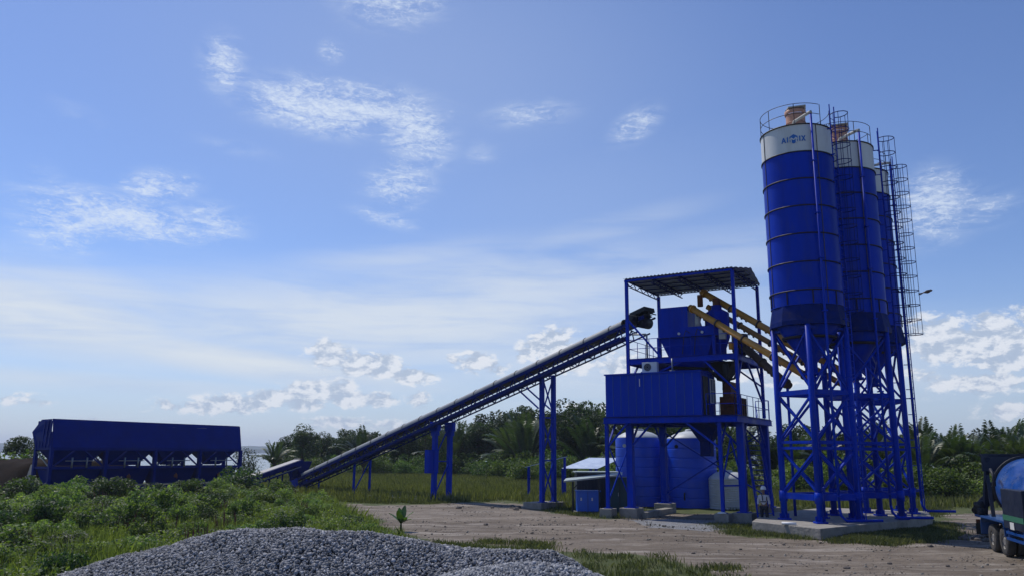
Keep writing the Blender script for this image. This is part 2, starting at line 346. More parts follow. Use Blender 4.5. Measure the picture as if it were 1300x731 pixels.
# ------------------------------------------------------------------ ground, water, far shore
def inpoly(px, py, poly):
    ins = np.zeros(px.shape, bool); n = len(poly); dmin = np.full(px.shape, 1e9)
    for i in range(n):
        x0, y0 = poly[i]; x1, y1 = poly[(i + 1) % n]
        c = ((y0 > py) != (y1 > py)) & (px < (x1 - x0) * (py - y0) / ((y1 - y0) if y1 != y0 else 1e-9) + x0); ins ^= c
        dx, dy = x1 - x0, y1 - y0; t = np.clip(((px - x0) * dx + (py - y0) * dy) / (dx * dx + dy * dy + 1e-9), 0, 1)
        dmin = np.minimum(dmin, np.hypot(px - x0 - t * dx, py - y0 - t * dy))
    return np.where(ins, dmin, -dmin)
DIRT = [(-13.5, 57.5), (-8.5, 53.5), (-4.5, 54.5), (-.5, 57.3), (2.0, 49.5), (4.6, 43.6), (5.6, 43.0), (7.5, 46.5), (12, 48), (14.5, 44.0), (10.2, 39.5), (9.6, 35.3), (12.4, 33.0), (14.2, 31.6), (17.5, 34.0), (21.5, 41), (24.5, 46.5), (29, 52), (60, 56), (60, 46), (40, 30), (40, 5), (-9, 5),
        (-5, 16), (6.2, 22.5), (5.2, 26.9), (2.9, 28.2), (1.0, 29.9), (-2.9, 31.7), (-4.9, 35.3), (-7.6, 44), (-11, 50)]
GRAV = [(6.0, 42.3), (8.5, 43.2), (12.6, 41.4), (11.0, 38.6), (8.8, 36.8), (6.4, 37.6), (6.2, 40.2)]
SHORE_X = [-4700, -400, -60, -44, -38, -35.5, -33.5, 0, 60, 500, 4700]; SHORE_Y = [60, 66, 76, 86, 98, 112, 140, 200, 240, 260, 260]
def gz(x, y):
    h = .10 * mnoise.noise(V(x * .13, y * .13, 0)) + .05 * mnoise.noise(V(x * .5, y * .5, 3))
    h *= max(0., min(1., 1 - abs(math.hypot(x, y - 40) - 0) / 220))
    return h
def ground():
    def lines(lo, hi, a, b, step, grow=1.28):
        L = list(np.arange(a, b + 1e-6, step)); s = step; v = a
        while v > lo: s *= grow; v = max(lo, v - s); L.insert(0, v)
        s = step; v = L[-1]
        while v < hi: s *= grow; v = min(hi, v + s); L.append(v)
        return np.array(L)
    xs = lines(-4700, 4700, -24, 34, .42); ys = lines(-200, 4700, 20, 62, .42)
    X, Y = np.meshgrid(xs, ys)
    d = inpoly(X, Y, DIRT); g = inpoly(X, Y, GRAV)
    sh = np.interp(X, SHORE_X, SHORE_Y) - Y
    Z = np.zeros_like(X); nn = np.zeros_like(X)
    for j in range(X.shape[0]):
        for i in range(X.shape[1]):
            x, y = X[j, i], Y[j, i]
            if abs(x) < 150 and -100 < y < 250:
                Z[j, i] = gz(x, y); nn[j, i] = mnoise.fractal(V(x * .35, y * .35, 1), 1, 2, 4)
    ruts = np.zeros_like(X)
    for off in (-2.6, -.8, 1.1, 2.9):      # wheel ruts that curve across the yard
        path = 36 + off - .22 * (X - 2) + .012 * (X - 2) ** 2
        ruts += np.exp(-((Y - path) / .28) ** 2)
    for off in (-1, .9): ruts += np.exp(-(((X - 21.3 - off) + .35 * (Y - 32)) / .3) ** 2) * (X > 14)
    dm = np.clip(.5 + (d + nn * 1.4) * .45, 0, 1)
    Z -= ruts * .05 * (dm > .5)
    Z += np.where(g > 0, np.clip(g, 0, 1) * .10, 0)
    Z = np.where(sh < 4, np.maximum(Z - (4 - sh) * .3, -3.2), Z)
    me = bpy.data.meshes.new('ground'); nx, ny = len(xs), len(ys)
    co = np.stack([X, Y, Z], -1).reshape(-1, 3)
    idx = np.arange(nx * ny).reshape(ny, nx)
    F = np.stack([idx[:-1, :-1], idx[:-1, 1:], idx[1:, 1:], idx[1:, :-1]], -1).reshape(-1, 4)
    att = dict(dirt=dm.ravel(), grav=np.clip(.5 + (g + nn * .5) * .9, 0, 1).ravel(), rut=np.clip(ruts, 0, 1).ravel())
    fd = dm.ravel()[F].mean(1) > .5
    for name, sel in (('ground', ~fd), ('dirt_yard', fd)):
        me = bpy.data.meshes.new(name); f = F[sel]; used, inv = np.unique(f, return_inverse=True); f = inv.reshape(-1, 4)
        me.from_pydata(co[used].tolist(), [], f.tolist())
        for k, a in att.items():
            at = me.attributes.new(k, 'FLOAT', 'POINT'); at.data.foreach_set('value', a[used].astype(np.float32))
        me.polygons.foreach_set('use_smooth', [True] * len(me.polygons)); me.materials.append(M['ground'])
        o = bpy.data.objects.new(name, me); col.objects.link(o); o['kind'] = 'structure'
def ground_mat():
    m = bpy.data.materials.new('yard_ground'); m.use_nodes = True; nt = m.node_tree; N = nt.nodes; L = nt.links; b = N['Principled BSDF']
    geo = N.new('ShaderNodeNewGeometry')
    def att(n): a = N.new('ShaderNodeAttribute'); a.attribute_name = n; return a.outputs['Fac']
    def noise(s, d=8, r=.65, sc=(1, 1, 1)):
        mp = N.new('ShaderNodeMapping'); L.new(geo.outputs['Position'], mp.inputs[0]); mp.inputs[3].default_value = sc
        n = N.new('ShaderNodeTexNoise'); L.new(mp.outputs[0], n.inputs['Vector']); n.inputs['Scale'].default_value = s; n.inputs['Detail'].default_value = d; n.inputs['Roughness'].default_value = r; return n.outputs[0]
    def rmp(v, lo, hi, a=0., c=1.):
        n = N.new('ShaderNodeMapRange'); n.interpolation_type = 'SMOOTHSTEP'; L.new(v, n.inputs[0])
        for i, x in enumerate((lo, hi, a, c)): n.inputs[i + 1].default_value = x
        return n.outputs[0]
    def mix(f, a, c, t='MIX'):
        n = N.new('ShaderNodeMix'); n.data_type = 'RGBA'; n.blend_type = t
        for s, v in ((0, f), (6, a), (7, c)):
            if isinstance(v, (int, float)): n.inputs[s].default_value = v
            elif isinstance(v, tuple): n.inputs[s].default_value = v + (1,)
            else: L.new(v, n.inputs[s])
        return n.outputs[2]
    def mth(op, a, c):
        n = N.new('ShaderNodeMath'); n.operation = op
        for i, v in enumerate((a, c)):
            if isinstance(v, (int, float)): n.inputs[i].default_value = v
            else: L.new(v, n.inputs[i])
        return n.outputs[0]
    big = noise(.22, 6); mid = noise(1.1); fine = noise(9, 10, .75); peb = noise(26, 4, .8)
    streak = noise(1, 8, .7, (.12, .9, 1))
    dirt = mix(rmp(big, .35, .65), (.135, .108, .082), (.21, .172, .134))
    dirt = mix(rmp(streak, .45, .68, 0, .75), dirt, (.30, .262, .22))
    dirt = mix(rmp(mid, .52, .72, 0, .7), dirt, (.10, .078, .062))
    dirt = mix(rmp(fine, .5, .68, 0, .75), dirt, (.085, .068, .056))
    dirt = mix(rmp(noise(3.3, 6, .7, (.5, 1, 1)), .5, .66, 0, .6), dirt, (.09, .07, .055))
    dirt = mix(rmp(peb, .62, .72, 0, .6), dirt, (.38, .35, .31))
    dirt = mix(rmp(att('rut'), .2, .9, 0, .6), dirt, (.085, .068, .055))
    dirt = mix(rmp(noise(.55, 7, .72, (.35, 1.6, 1)), .53, .62, 0, .8), dirt, (.34, .30, .26))
    dirt = mix(rmp(noise(.8, 9, .75, (.6, 1.2, 1.7)), .56, .66, 0, .75), dirt, (.075, .06, .048))
    gsoil = mix(rmp(mid, .35, .65), (.05, .07, .02), (.09, .10, .035))
    gsoil = mix(rmp(fine, .5, .7, 0, .6), gsoil, (.12, .11, .05))
    edge = mth('ADD', att('dirt'), mth('MULTIPLY', mth('SUBTRACT', mth('ADD', mth('MULTIPLY', mid, .6), mth('MULTIPLY', fine, .4)), .5), .9))
    c = mix(rmp(edge, .42, .58), gsoil, dirt)
    gv = mix(rmp(peb, .4, .65), (.12, .125, .135), (.36, .37, .39)); gv = mix(rmp(mid, .45, .65, 0, .4), gv, (.2, .17, .14))
    ge = mth('ADD', att('grav'), mth('MULTIPLY', mth('SUBTRACT', mid, .5), .9))
    c = mix(rmp(ge, .42, .62), c, gv)
    L.new(c, b.inputs['Base Color']); b.inputs['Roughness'].default_value = .92; b.inputs['Specular IOR Level'].default_value = .25
    bp = N.new('ShaderNodeBump'); bp.inputs['Strength'].default_value = .8; bp.inputs['Distance'].default_value = .06
    L.new(mth('ADD', mth('ADD', mth('MULTIPLY', mid, 1.4), fine), mth('MULTIPLY', peb, .5)), bp.inputs['Height']); L.new(bp.outputs[0], b.inputs['Normal'])
    M['ground'] = m
ground_mat(); ground()
def water():
    m = mat('lake_water', (.05, .075, .085), .12, bump=.35, bscale=.9, coord='Object'); M['water'] = m
    MB().box((-4690, 55, -1.25), (4690, 4690, -1.2)).build('water', m, kind='structure')
    v = []; f = []; xs = np.linspace(-4600, 4600, 240)
    for i, x in enumerate(xs):
        h = 24 + 16 * mnoise.fractal(V(x * .0011, 2, 0), 1, 2, 5) + 5 * mnoise.noise(V(x * .02, 7, 0)) + 3 * mnoise.noise(V(x * .07, 3, 0)) + (10 if x < -1500 else 0)
        yb = 3200 + 260 * math.sin(x * .0013)
        v += [(x, yb, -1.6), (x, yb + 18, max(8, h * .55)), (x, yb + 120, max(12, h)), (x, yb + 700, max(10, h * .8)), (x, yb + 900, -3)]
    for i in range(len(xs) - 1):
        for k in range(4): f.append((i * 5 + k, (i + 1) * 5 + k, (i + 1) * 5 + k + 1, i * 5 + k + 1))
    b = MB(); b.add(v, f); b.build('hills', mat('wooded_hills', (.035, .055, .03), 1, 0, .4, .02, coord='Object'), kind='structure')
water()
def haze():
    m = bpy.data.materials.new('haze_air'); m.use_nodes = True; N = m.node_tree.nodes; N.clear()
    o = N.new('ShaderNodeOutputMaterial'); p = N.new('ShaderNodeVolumePrincipled'); p.inputs['Color'].default_value = (.72, .82, 1, 1); p.inputs['Density'].default_value = .00022; p.inputs['Anisotropy'].default_value = .2
    m.node_tree.links.new(p.outputs[0], o.inputs['Volume'])
    MB().box((-4800, -300, -5), (4800, 4850, 70)).build('haze', m, kind='stuff')
haze()

# ------------------------------------------------------------------ silos
RS = 1.63
def silo(cx, cy, rot0, lad, pipe, label, logo=False, ladder_bottom=.5, zt=18.5, pipe_end=None):
    t = thing('cement_silo', (cx, cy, .44), label, 'silo', 'cement silos on the slab')
    tv = V(-cx, -cy).normalized(); rv = V(-tv.y, tv.x)
    if rv.x < 0: rv = -rv
    def ang(a, r, z=0.): a = R(a); return V(cx, cy) + (tv * math.cos(a) + rv * math.sin(a)) * r + V(0, 0, z)
    MB().lathe([(RS, 9.95), (RS, zt - 1.35)], (cx, cy), 64).build('shell', M['silo_blue'], t)
    tb = MB(); tb.lathe([(RS, zt - 1.35), (RS, zt)], (cx, cy), 64)
    tb.build('top_band', M['white'], t, label='dirty white band around the silo top')
    MB().lathe([(RS, zt), (RS * .5, zt + .14), (0.02, zt + .22)], (cx, cy), 48).build('roof', M['white'], t)
    for i, z in enumerate([zt, zt - 1.35, 15.84, 14.54, 13.22, 11.9, 10.6]):
        MB().lathe([(RS + .0, z - .024), (RS + .045, z - .024), (RS + .045, z + .024), (RS, z + .024)], (cx, cy), 64).build('hoop', M['ring'], t)
    sk = MB(); sk.lathe([(RS, 9.98), (RS + .13, 9.25), (RS + .13, 9.05), (RS - .1, 9.05)], (cx, cy), 12)
    sk.smooth = False; sk.sm = [False] * len(sk.sm)
    sk.build('skirt', M['dark_blue'], t)
    cn = MB(); cn.lathe([(RS - .08, 9.3), (.28, 7.45), (.28, 7.0), (.36, 7.0), (.36, 6.88), (.1, 6.88)], (cx, cy), 48); cn.build('cone', M['silo_blue'], t)
    cr = MB(); cr.lathe([(RS - .45, 8.62), (RS - .40, 8.62), (RS - .46, 8.5), (RS - .5, 8.5)], (cx, cy), 40); cr.build('cone_hoop', M['ring'], t)
    bl = MB()
    for a in (-62, 34):
        for k in range(26):
            p = ang(a, RS + .012, zt - 1.3 + k * .048); bl.frame(p, (1, 0, 0), (0, 1, 0), (0, 0, 1), .014, .014, .014)
        bl.beam(ang(a, RS + .012, 10), ang(a, RS + .012, zt), .03, .02, up=ang(a, 1) - V(cx, cy))
    bl.build('bolted_seam', M['bolt'], t)
    # small stiffeners under the last hoop
    for a in range(-150, 181, 40): MB().beam(ang(a, RS + .03, 9.98), ang(a, RS + .03, 10.6), .04, .05).build('stiffener', M['ring'], t)
    # legs and bracing
    la = [rot0 + k * 90 for k in range(4)]; rl = RS - .06
    for a in la:
        g = MB(); g.tube([ang(a, rl, .52), ang(a, rl, 9.3)], .14, 12); g.frame(ang(a, rl, .485), (1, 0, 0), (0, 1, 0), (0, 0, 1), .24, .24, .035)
        for k in range(4): g.frame(ang(a, rl, .62), V(math.cos(k * 1.57), math.sin(k * 1.57)), V(-math.sin(k * 1.57), math.cos(k * 1.57)), (0, 0, 1), .22, .01, .1)
        g.tube([ang(a, rl, 1.72), ang(a, rl, 1.25)], .185, 12); g.build('leg', M['blue'], t)
    for i in range(4):
        a, b = la[i], la[(i + 1) % 4]
        for z, h in ((1.5, .26), (3.6, .12), (3.86, .12), (6.05, .22), (8.95, .12)):
            MB().beam(ang(a, rl - .02, z), ang(b, rl - .02, z), .1, h).build('ring_beam', M['blue'], t)
        for z0, z1 in ((1.65, 3.5), (3.95, 5.93), (6.2, 8.85)):
            x = MB(); x.beam(ang(a, rl, z0), ang(b, rl, z1), .09, .09); x.beam(ang(b, rl - .1, z0), ang(a, rl - .1, z1), .09, .09)
            x.build('cross_brace', M['blue'], t)
    # roof rail
    rr = MB()
    for zz in (.55, 1.05):
        pts = [ang(a, RS - .03, zt + zz) for a in range(lad + 22, lad + 345, 8)]; rr.tube(pts, .016, 5)
    for a in range(lad + 22, lad + 345, 46): rr.tube([ang(a, RS - .03, zt), ang(a, RS - .03, zt + 1.05)], .018, 5)
    rr.build('roof_rail', M['ring'], t)
    # dust collector
    dc = ang(10, .35)
    d = MB(); d.lathe([(.45, zt + .1), (.45, zt + .95)], (dc.x, dc.y), 28); d.lathe([(.48, zt + .95), (.5, zt + 1.0), (.5, zt + 1.12), (.46, zt + 1.17), (.40, zt + 1.2)], (dc.x, dc.y), 28)
    d.lathe([(.47, zt + .5), (.475, zt + .52), (.45, zt + .54)], (dc.x, dc.y), 28)
    dco = d.build('dust_collector', M['peach'], t)
    d = MB(); d.cur = 0; c0 = V(dc.x, dc.y, zt)
    d.poly([c0 + tv * .52 - rv * .3 + V(0, 0, 1.2), c0 + tv * .52 + rv * .5 + V(0, 0, 1.2), c0 - tv * .5 + rv * .5 + V(0, 0, 1.36), c0 - tv * .5 - rv * .5 + V(0, 0, 1.36)], (0, 0, .05))
    d.beam(c0 - rv * .42 + V(0, 0, .9), c0 - rv * .42 + V(0, 0, 1.28), .05); d.beam(c0 + rv * .42 + V(0, 0, .9), c0 + rv * .42 + V(0, 0, 1.28), .05)
    d.build('cover_cap', M['cap'], dco)
    # fill pipe with bent white head
    pr = RS + .17; pts = [ang(pipe, pr, zt + .45), ang(pipe, pr, 1.1)]
    fp = MB(); fp.tube(pts, .055, 10)
    for z in (16.6, 14.1, 12, 9.6, 6.2, 3.7, 1.6): fp.frame(ang(pipe, pr, z), (1, 0, 0), (0, 1, 0), (0, 0, 1), .10, .10, .03); fp.beam(ang(pipe, RS if z > 9.9 else RS - .1, z), ang(pipe, pr, z), .05)
    out = V(pipe_end[0], pipe_end[1], .62); p0 = ang(pipe, pr, 1.1); fp.tube([p0, p0 - V(0, 0, .3) + (out - p0) * .03, p0 - V(0, 0, .45) + (out - p0) * .15, out], .06, 10)
    fp.build('fill_pipe', M['blue'], t)
    h = MB(); h.tube([ang(pipe, pr, zt + .42), ang(pipe, pr, zt + .52), ang(pipe, pr - .15, zt + .55), ang(pipe - 25, .9, zt + .42), ang(pipe - 35, .75, zt + .15)], .075, 10); h.build('pipe_head', M['cap'], t)
    # ladder with safety cage
    ld = MB(); r1 = RS + .28
    cd = (tv * math.cos(R(lad)) + rv * math.sin(R(lad))); sd = V(-cd.y, cd.x)
    c = V(cx, cy) + cd * r1
    for s in (-1, 1): ld.tube([c + sd * s * .22 + V(0, 0, ladder_bottom), c + sd * s * .22 + V(0, 0, zt + 1.0)], .025, 6)
    z = ladder_bottom + .3
    while z < zt + .6: ld.tube([c - sd * .22 + V(0, 0, z), c + sd * .22 + V(0, 0, z)], .014, 5, caps=False); z += .3
    for z in np.arange(1.5, zt, 1.3): ld.beam(c + V(0, 0, z) - cd * (.28 if z > 9.9 else .34), c + V(0, 0, z), .04)
    ldo = ld.build('ladder', M['blue'], t)
    cg = MB(); cz0 = 9.6
    zs = np.arange(cz0, zt + 1.06, .78)
    arc = [(-.24, .0), (-.36, .22), (-.34, .45), (-.2, .66), (0, .74), (.2, .66), (.34, .45), (.36, .22), (.24, 0)]
    for z in zs: cg.tube([c + sd * u + cd * w + V(0, 0, z) for u, w in arc], .022, 5)
    for u, w in (arc[1], arc[2], arc[4], arc[6], arc[7]): cg.tube([c + sd * u + cd * w + V(0, 0, zs[0]), c + sd * u + cd * w + V(0, 0, zs[-1])], .014, 5)
    cg.build('safety_cage', M['dark_blue'], ldo)
    if logo:
        def wrapx(u, zz, r=RS + .012): return ang(LA + math.degrees(u / RS), r, zz)
        LA = -3; zc = zt - .72; lg = MB()
        def rect(u0, z0, u1, z1, w):     # one stroke of a letter
            n = 2; d = Vector((u1 - u0, z1 - z0)); d.normalize(); nx = Vector((-d.y, d.x)) * w / 2
            a = [wrapx(u0 + nx.x, zc + z0 + nx.y), wrapx(u0 - nx.x, zc + z0 - nx.y), wrapx(u1 - nx.x, zc + z1 - nx.y), wrapx(u1 + nx.x, zc + z1 + nx.y)]
            nrm = (ang(LA, 1) - V(cx, cy)) * .006; lg.poly(a, nrm)
        W = .055
        rect(-.54, -.13, -.455, .13, W); rect(-.37, -.13, -.455, .13, W); rect(-.50, -.045, -.41, -.045, .04)
        rect(-.275, -.13, -.275, .13, W)
        rect(.275, -.13, .275, .13, W)
        rect(.36, -.13, .51, .13, W); rect(.36, .13, .51, -.13, W)
        hexp = [(0, .24), (.18, .13), (.18, -.12), (0, -.23), (-.18, -.12), (-.18, .13)]
        nrm = (ang(LA, 1) - V(cx, cy)) * .004
        lg.poly([wrapx(u, zc + z) for u, z in hexp], nrm)
        lo = lg.build('logo_lettering', M['logo'], t, label='blue AIMIX lettering with a hexagonal M')
        lg = MB()
        def rect2(u0, z0, u1, z1, w):
            d = Vector((u1 - u0, z1 - z0)); d.normalize(); nx = Vector((-d.y, d.x)) * w / 2; r = RS + .02
            lg.poly([wrapx(u0 + nx.x, zc + z0 + nx.y, r), wrapx(u0 - nx.x, zc + z0 - nx.y, r), wrapx(u1 - nx.x, zc + z1 - nx.y, r), wrapx(u1 + nx.x, zc + z1 + nx.y, r)], nrm)
        rect2(-.115, -.20, -.115, .07, .05); rect2(.115, -.20, .115, .07, .05); rect2(-.115, .07, 0, -.04, .05); rect2(.115, .07, 0, -.04, .05); rect2(-.19, -.0, -.115, -.0, .03); rect2(.19, 0, .115, 0, .03)
        lg.build('logo_letter', M['white'], lo)
    return t
silo(13.82, 37.0, -2, 62, 24, 'front silo with the blue logo on its white top band', True, pipe_end=(15.6, 34.9))
silo(16.75, 39.1, -22, 92, 34, 'middle cement silo, between the logo silo and the rearmost one', pipe_end=(18.6, 36.6))
silo(19.25, 42.9, -30, 98, 80, 'rearmost cement silo, half hidden, its caged ladder against the sky', pipe_end=(21.9, 40.9))

def slabs():
    b = MB(); b.poly([V(12.3, 33.15), V(19.9, 39.3), V(21.9, 43.6), V(17.5, 46.3), V(12.6, 41.5), V(10.6, 36.6)], (0, 0, .44))
    b.build('concrete_slab', M['concrete'], label='large raised concrete slab under the three silos', cat='slab', bevel=.03)
slabs()

# ------------------------------------------------------------------ mixing tower
FL = V(6.4, 44.0); AA = V(.857, -.515); BB = V(.515, .857); LA_, LB_ = 5.95, 5.0
def T(a, b, z=0.): return FL + AA * a + BB * b + V(0, 0, z)
def tbox(m, a0, b0, z0, a1, b1, z1): return m.frame(T((a0 + a1) / 2, (b0 + b1) / 2, (z0 + z1) / 2), AA, BB, (0, 0, 1), (a1 - a0) / 2, (b1 - b0) / 2, (z1 - z0) / 2)
def rail(m, p, q, h=1.05, n=None):
    p = Vector(p); q = Vector(q); L = (q - p).length; n = n or max(1, round(L / 1.1))
    for k in range(n + 1): c = p.lerp(q, k / n); m.tube([c, c + V(0, 0, h)], .02, 5)
    for z in (h, h * .52): m.tube([p + V(0, 0, z), q + V(0, 0, z)], .018, 5)
def tower():
    t = thing('mixing_tower', tuple(T(3, 2.4)), 'blue steel mixing tower with canopy roof between tanks and silos', 'tower')
    for a, b in ((0, 0), (LA_, 0), (LA_, LB_), (0, LB_)):
        g = MB(); g.beam(T(a, b, .55), T(a, b, 5.0), .34, .34, up=AA); g.frame(T(a, b, .53), AA, BB, (0, 0, 1), .3, .3, .02); g.build('leg', M['blue'], t)
        MB().beam(T(a, b, 5.28), T(a, b, 12.72), .16, .16, up=AA).build('post', M['blue'], t)
    for a, b in ((-.9, -1.0), (5.2, -1.0)):
        g = MB(); g.beam(T(a, b, .5), T(a, b, 5.03), .17, .17, up=AA); g.frame(T(a, b, .52), AA, BB, (0, 0, 1), .18, .18, .015); g.build('leg', M['blue'], t, label='slim outer leg')
    # main deck
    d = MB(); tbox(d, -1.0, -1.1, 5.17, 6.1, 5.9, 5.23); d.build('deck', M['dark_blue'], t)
    for p, q in (((-1, -1.1), (6.1, -1.1)), ((6.12, -1.1), (6.12, 5.9)), ((-1.02, -1.1), (-1.02, 5.9)), ((-1, 5.9), (6.1, 5.9)), ((-1, 0), (6.05, 0)), ((-1, LB_), (6.05, LB_)), ((2, -1), (2, 5.8)), ((4, -1), (4, 5.8)), ((0, -1), (0, 5.8)), ((5.95, -1), (5.95, 5.8))):
        MB().ibeam(T(p[0], p[1], 5.02), T(q[0], q[1], 5.02), .14, .27).build('deck_beam', M['blue'], t)
    kb = [((0, 0), (1.3, 0)), ((LA_, 0), (LA_ - 1.3, 0)), ((0, LB_), (1.3, LB_)), ((LA_, LB_), (LA_ - 1.3, LB_)), ((LA_, 0), (LA_, 1.3)), ((LA_, LB_), (LA_, LB_ - 1.3)), ((0, 0), (0, 1.3)), ((0, LB_), (0, LB_ - 1.3)), ((-.9, -1), (.35, -1)), ((5.2, -1), (3.4, -1)), ((-.9, -1), (-.9, .2)), ((5.2, -1), (5.2, .3))]
    for p, q in kb: MB().beam(T(p[0], p[1], 3.6), T(q[0], q[1], 4.95), .09).build('knee_brace', M['blue'], t)
    x = MB(); x.beam(T(-.9, -1, .8), T(-.0, 0, 3.9), .06); x.beam(T(0, 0, .8), T(-.9, -1, 3.9), .06); x.build('cross_brace', M['blue'], t)
    x = MB(); x.beam(T(5.2, -1, 1.8), T(5.95, 0, 1.8), .08); x.beam(T(5.2, -1, 1.8), T(5.6, -.5, 4.2), .06); x.beam(T(5.95, 0, 1.9), T(5.55, -.5, 4.2), .06); x.build('cross_brace', M['blue'], t)
    x = MB(); x.beam(T(0, LB_, 1), T(LA_, LB_, 4.6), .07); x.beam(T(LA_, LB_, 1), T(0, LB_, 4.6), .07); x.build('cross_brace', M['blue'], t)
    # upper floor
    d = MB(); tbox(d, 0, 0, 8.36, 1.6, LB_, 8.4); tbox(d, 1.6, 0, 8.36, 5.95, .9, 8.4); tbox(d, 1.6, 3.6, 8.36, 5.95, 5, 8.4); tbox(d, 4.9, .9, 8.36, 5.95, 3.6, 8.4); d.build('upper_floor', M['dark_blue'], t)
    for p, q in (((0, -.02), (5.95, -.02)), ((5.97, 0), (5.97, LB_)), ((-.02, 0), (-.02, LB_)), ((0, LB_), (5.95, LB_)), ((2.0, 0), (2.0, LB_)), ((4.4, 0), (4.4, LB_))):
        MB().ibeam(T(p[0], p[1], 8.22), T(q[0], q[1], 8.22), .13, .28).build('floor_beam', M['blue'], t)
    for p, q, z0 in (((0, 0), (1.4, 0), 7.0), ((LA_, 0), (LA_ - 1.7, 0), 6.4), ((LA_, 0), (LA_, .9), 6.9), ((LA_, LB_), (LA_, LB_ - 3.0), 6.0), ((LA_, LB_), (LA_, LB_ - 1), 7), ((LA_, LB_), (LA_ - 1.4, LB_), 7), ((0, LB_), (1.4, LB_), 7), ((0, 0), (0, 1.4), 7)):
        MB().beam(T(p[0], p[1], z0), T(q[0], q[1], 8.1), .09).build('knee_brace', M['blue'], t)
    for p, q, z0, z1 in (((0, 0), (1.9, 0), 10.6, 8.4), ((1.5, 0), (3.0, 0), 7.5, 8.1)):
        MB().beam(T(p[0], p[1], z0), T(q[0], q[1], z1), .09).build('knee_brace', M['blue'], t)
    for p, q in (((0.05, .05), (5.9, .05)), ((5.9, .1), (5.9, 4.9)), ((.05, .05), (.05, 4.9)), ((.1, 4.95), (5.9, 4.95))):
        r = MB(); rail(r, T(p[0], p[1], 8.4), T(q[0], q[1], 8.4)); r.build('railing', M['blue'], t)
    for p, q in (((6.05, -1.05), (6.05, 5.8)), ((4.6, -1.05), (6.05, -1.05)), ((1.0, 5.85), (4.3, 5.85)), ((5.3, 5.85), (6.0, 5.85))):
        r = MB(); rail(r, T(p[0], p[1], 5.24), T(q[0], q[1], 5.24)); r.build('railing', M['blue'], t)
    # roof of corrugated sheet on trusses, one corner cut back
    P = [T(-.15, -.12), T(6.0, -.12), V(12.35, 41.4), T(6.15, LB_ + .12), T(-.1, LB_ + .12)]
    rf = MB(); na = 96
    for i in range(na):
        a0 = -.15 + 6.9 * i / na; a1 = -.15 + 6.9 * (i + 1) / na
        def ends(a):
            lo = -.12 if a < 5.95 else -.12 + (a - 5.95) * (1.0 / .3) * .25
            hi = LB_ + .12
            if a > 6.12: hi = LB_ + .12 - (a - 6.12) / .6 * 4.1
            return lo, max(lo + .01, hi)
        def zz(a): return 12.86 + .03 * math.sin(a / .21 * 2 * math.pi)
        l0, h0 = ends(a0); l1, h1 = ends(a1)
        n = len(rf.v); rf.add([T(a0, l0, zz(a0)), T(a1, l1, zz(a1)), T(a1, h1, zz(a1)), T(a0, h0, zz(a0)), T(a0, l0, zz(a0) + .012), T(a1, l1, zz(a1) + .012), T(a1, h1, zz(a1) + .012), T(a0, h0, zz(a0) + .012)],
               [(0, 1, 2, 3), (4, 7, 6, 5), (0, 4, 5, 1), (3, 2, 6, 7)])
    ro = rf.build('roof', M['roof'], t, label='grey corrugated canopy sheet')
    for a in (0, 1.5, 3.0, 4.45, 5.95):
        tr = MB(); tr.beam(T(a, 0, 12.76), T(a, LB_, 12.76), .07); tr.beam(T(a, .0, 12.5), T(a, LB_, 12.5), .05)
        for k in range(10): b0 = LB_ * k / 10; b1 = LB_ * (k + 1) / 10; tr.beam(T(a, b0, 12.5 if k % 2 else 12.75), T(a, b1, 12.75 if k % 2 else 12.5), .035)
        tr.build('roof_truss', M['dark_blue'], ro)
    for b in (0, 1, 2, 3, 4, 5.0):
        MB().beam(T(-.1, b, 12.795 + .0), T(6.1 + (0.25 if 0 < b < 3 else 0), b, 12.795), .06, .05).build('purlin', M['dark_blue'], ro)
    MB().beam(T(-.1, -.06, 12.74), T(5.95, -.06, 12.74), .06, .1).build('front_girder', M['blue'], ro)
    # stair
    s0, s1 = V(13.55, 46.3, 5.2), V(12.25, 39.95, .3); d = (s1 - s0); fl = V(d.x, d.y).normalized(); side = V(-fl.y, fl.x)
    s = MB()
    for k in (-1, 1): s.beam(s0 + side * k * .36, s1 + side * k * .36, .05, .22)
    so = s.build('staircase', M['blue'], t)
    for k in range(19):
        p = s0 + d * ((k + .7) / 19.6); MB().frame(p, side, fl, (0, 0, 1), .34, .12, .015).build('tread', M['blue'], so)
    for k in (-1, 1):
        h = MB(); a = s0 + side * k * .38; b = s1 + side * k * .38
        for z in (.5, .95): h.tube([a + V(0, 0, z), b + V(0, 0, z)], .02, 5)
        for j in range(7): p = a.lerp(b, j / 6); h.tube([p, p + V(0, 0, .95)], .018, 5)
        h.build('handrail', M['blue'], so)
    # discharge chute under the deck
    c = MB(); ax, bx = 3.7, 1.6
    r0 = [T(ax - .9, bx - .7, 4.95), T(ax + .9, bx - .7, 4.95), T(ax + .9, bx + .7, 4.95), T(ax - .9, bx + .7, 4.95)]; r1 = [T(ax - .28, bx - .28, 3.95), T(ax + .28, bx - .28, 3.95), T(ax + .28, bx + .28, 3.95), T(ax - .28, bx + .28, 3.95)]
    r2 = [p - V(0, 0, .75) for p in r1]; c.add(r0 + r1 + r2, [(i, (i + 1) % 4, 4 + (i + 1) % 4, 4 + i) for i in range(4)] + [(4 + i, 4 + (i + 1) % 4, 8 + (i + 1) % 4, 8 + i) for i in range(4)])
    c.build('discharge_chute', M['dark_blue'], t)
tower()
def plinth(p, w, d, z0, z1, label):
    b = MB(); b.frame((p.x, p.y, (z0 + z1) / 2), AA, BB, (0, 0, 1), w / 2, d / 2, (z1 - z0) / 2)
    b.build('concrete_footing', M['concrete'], label=label, cat='footing', group='concrete footings of the plant', bevel=.03)
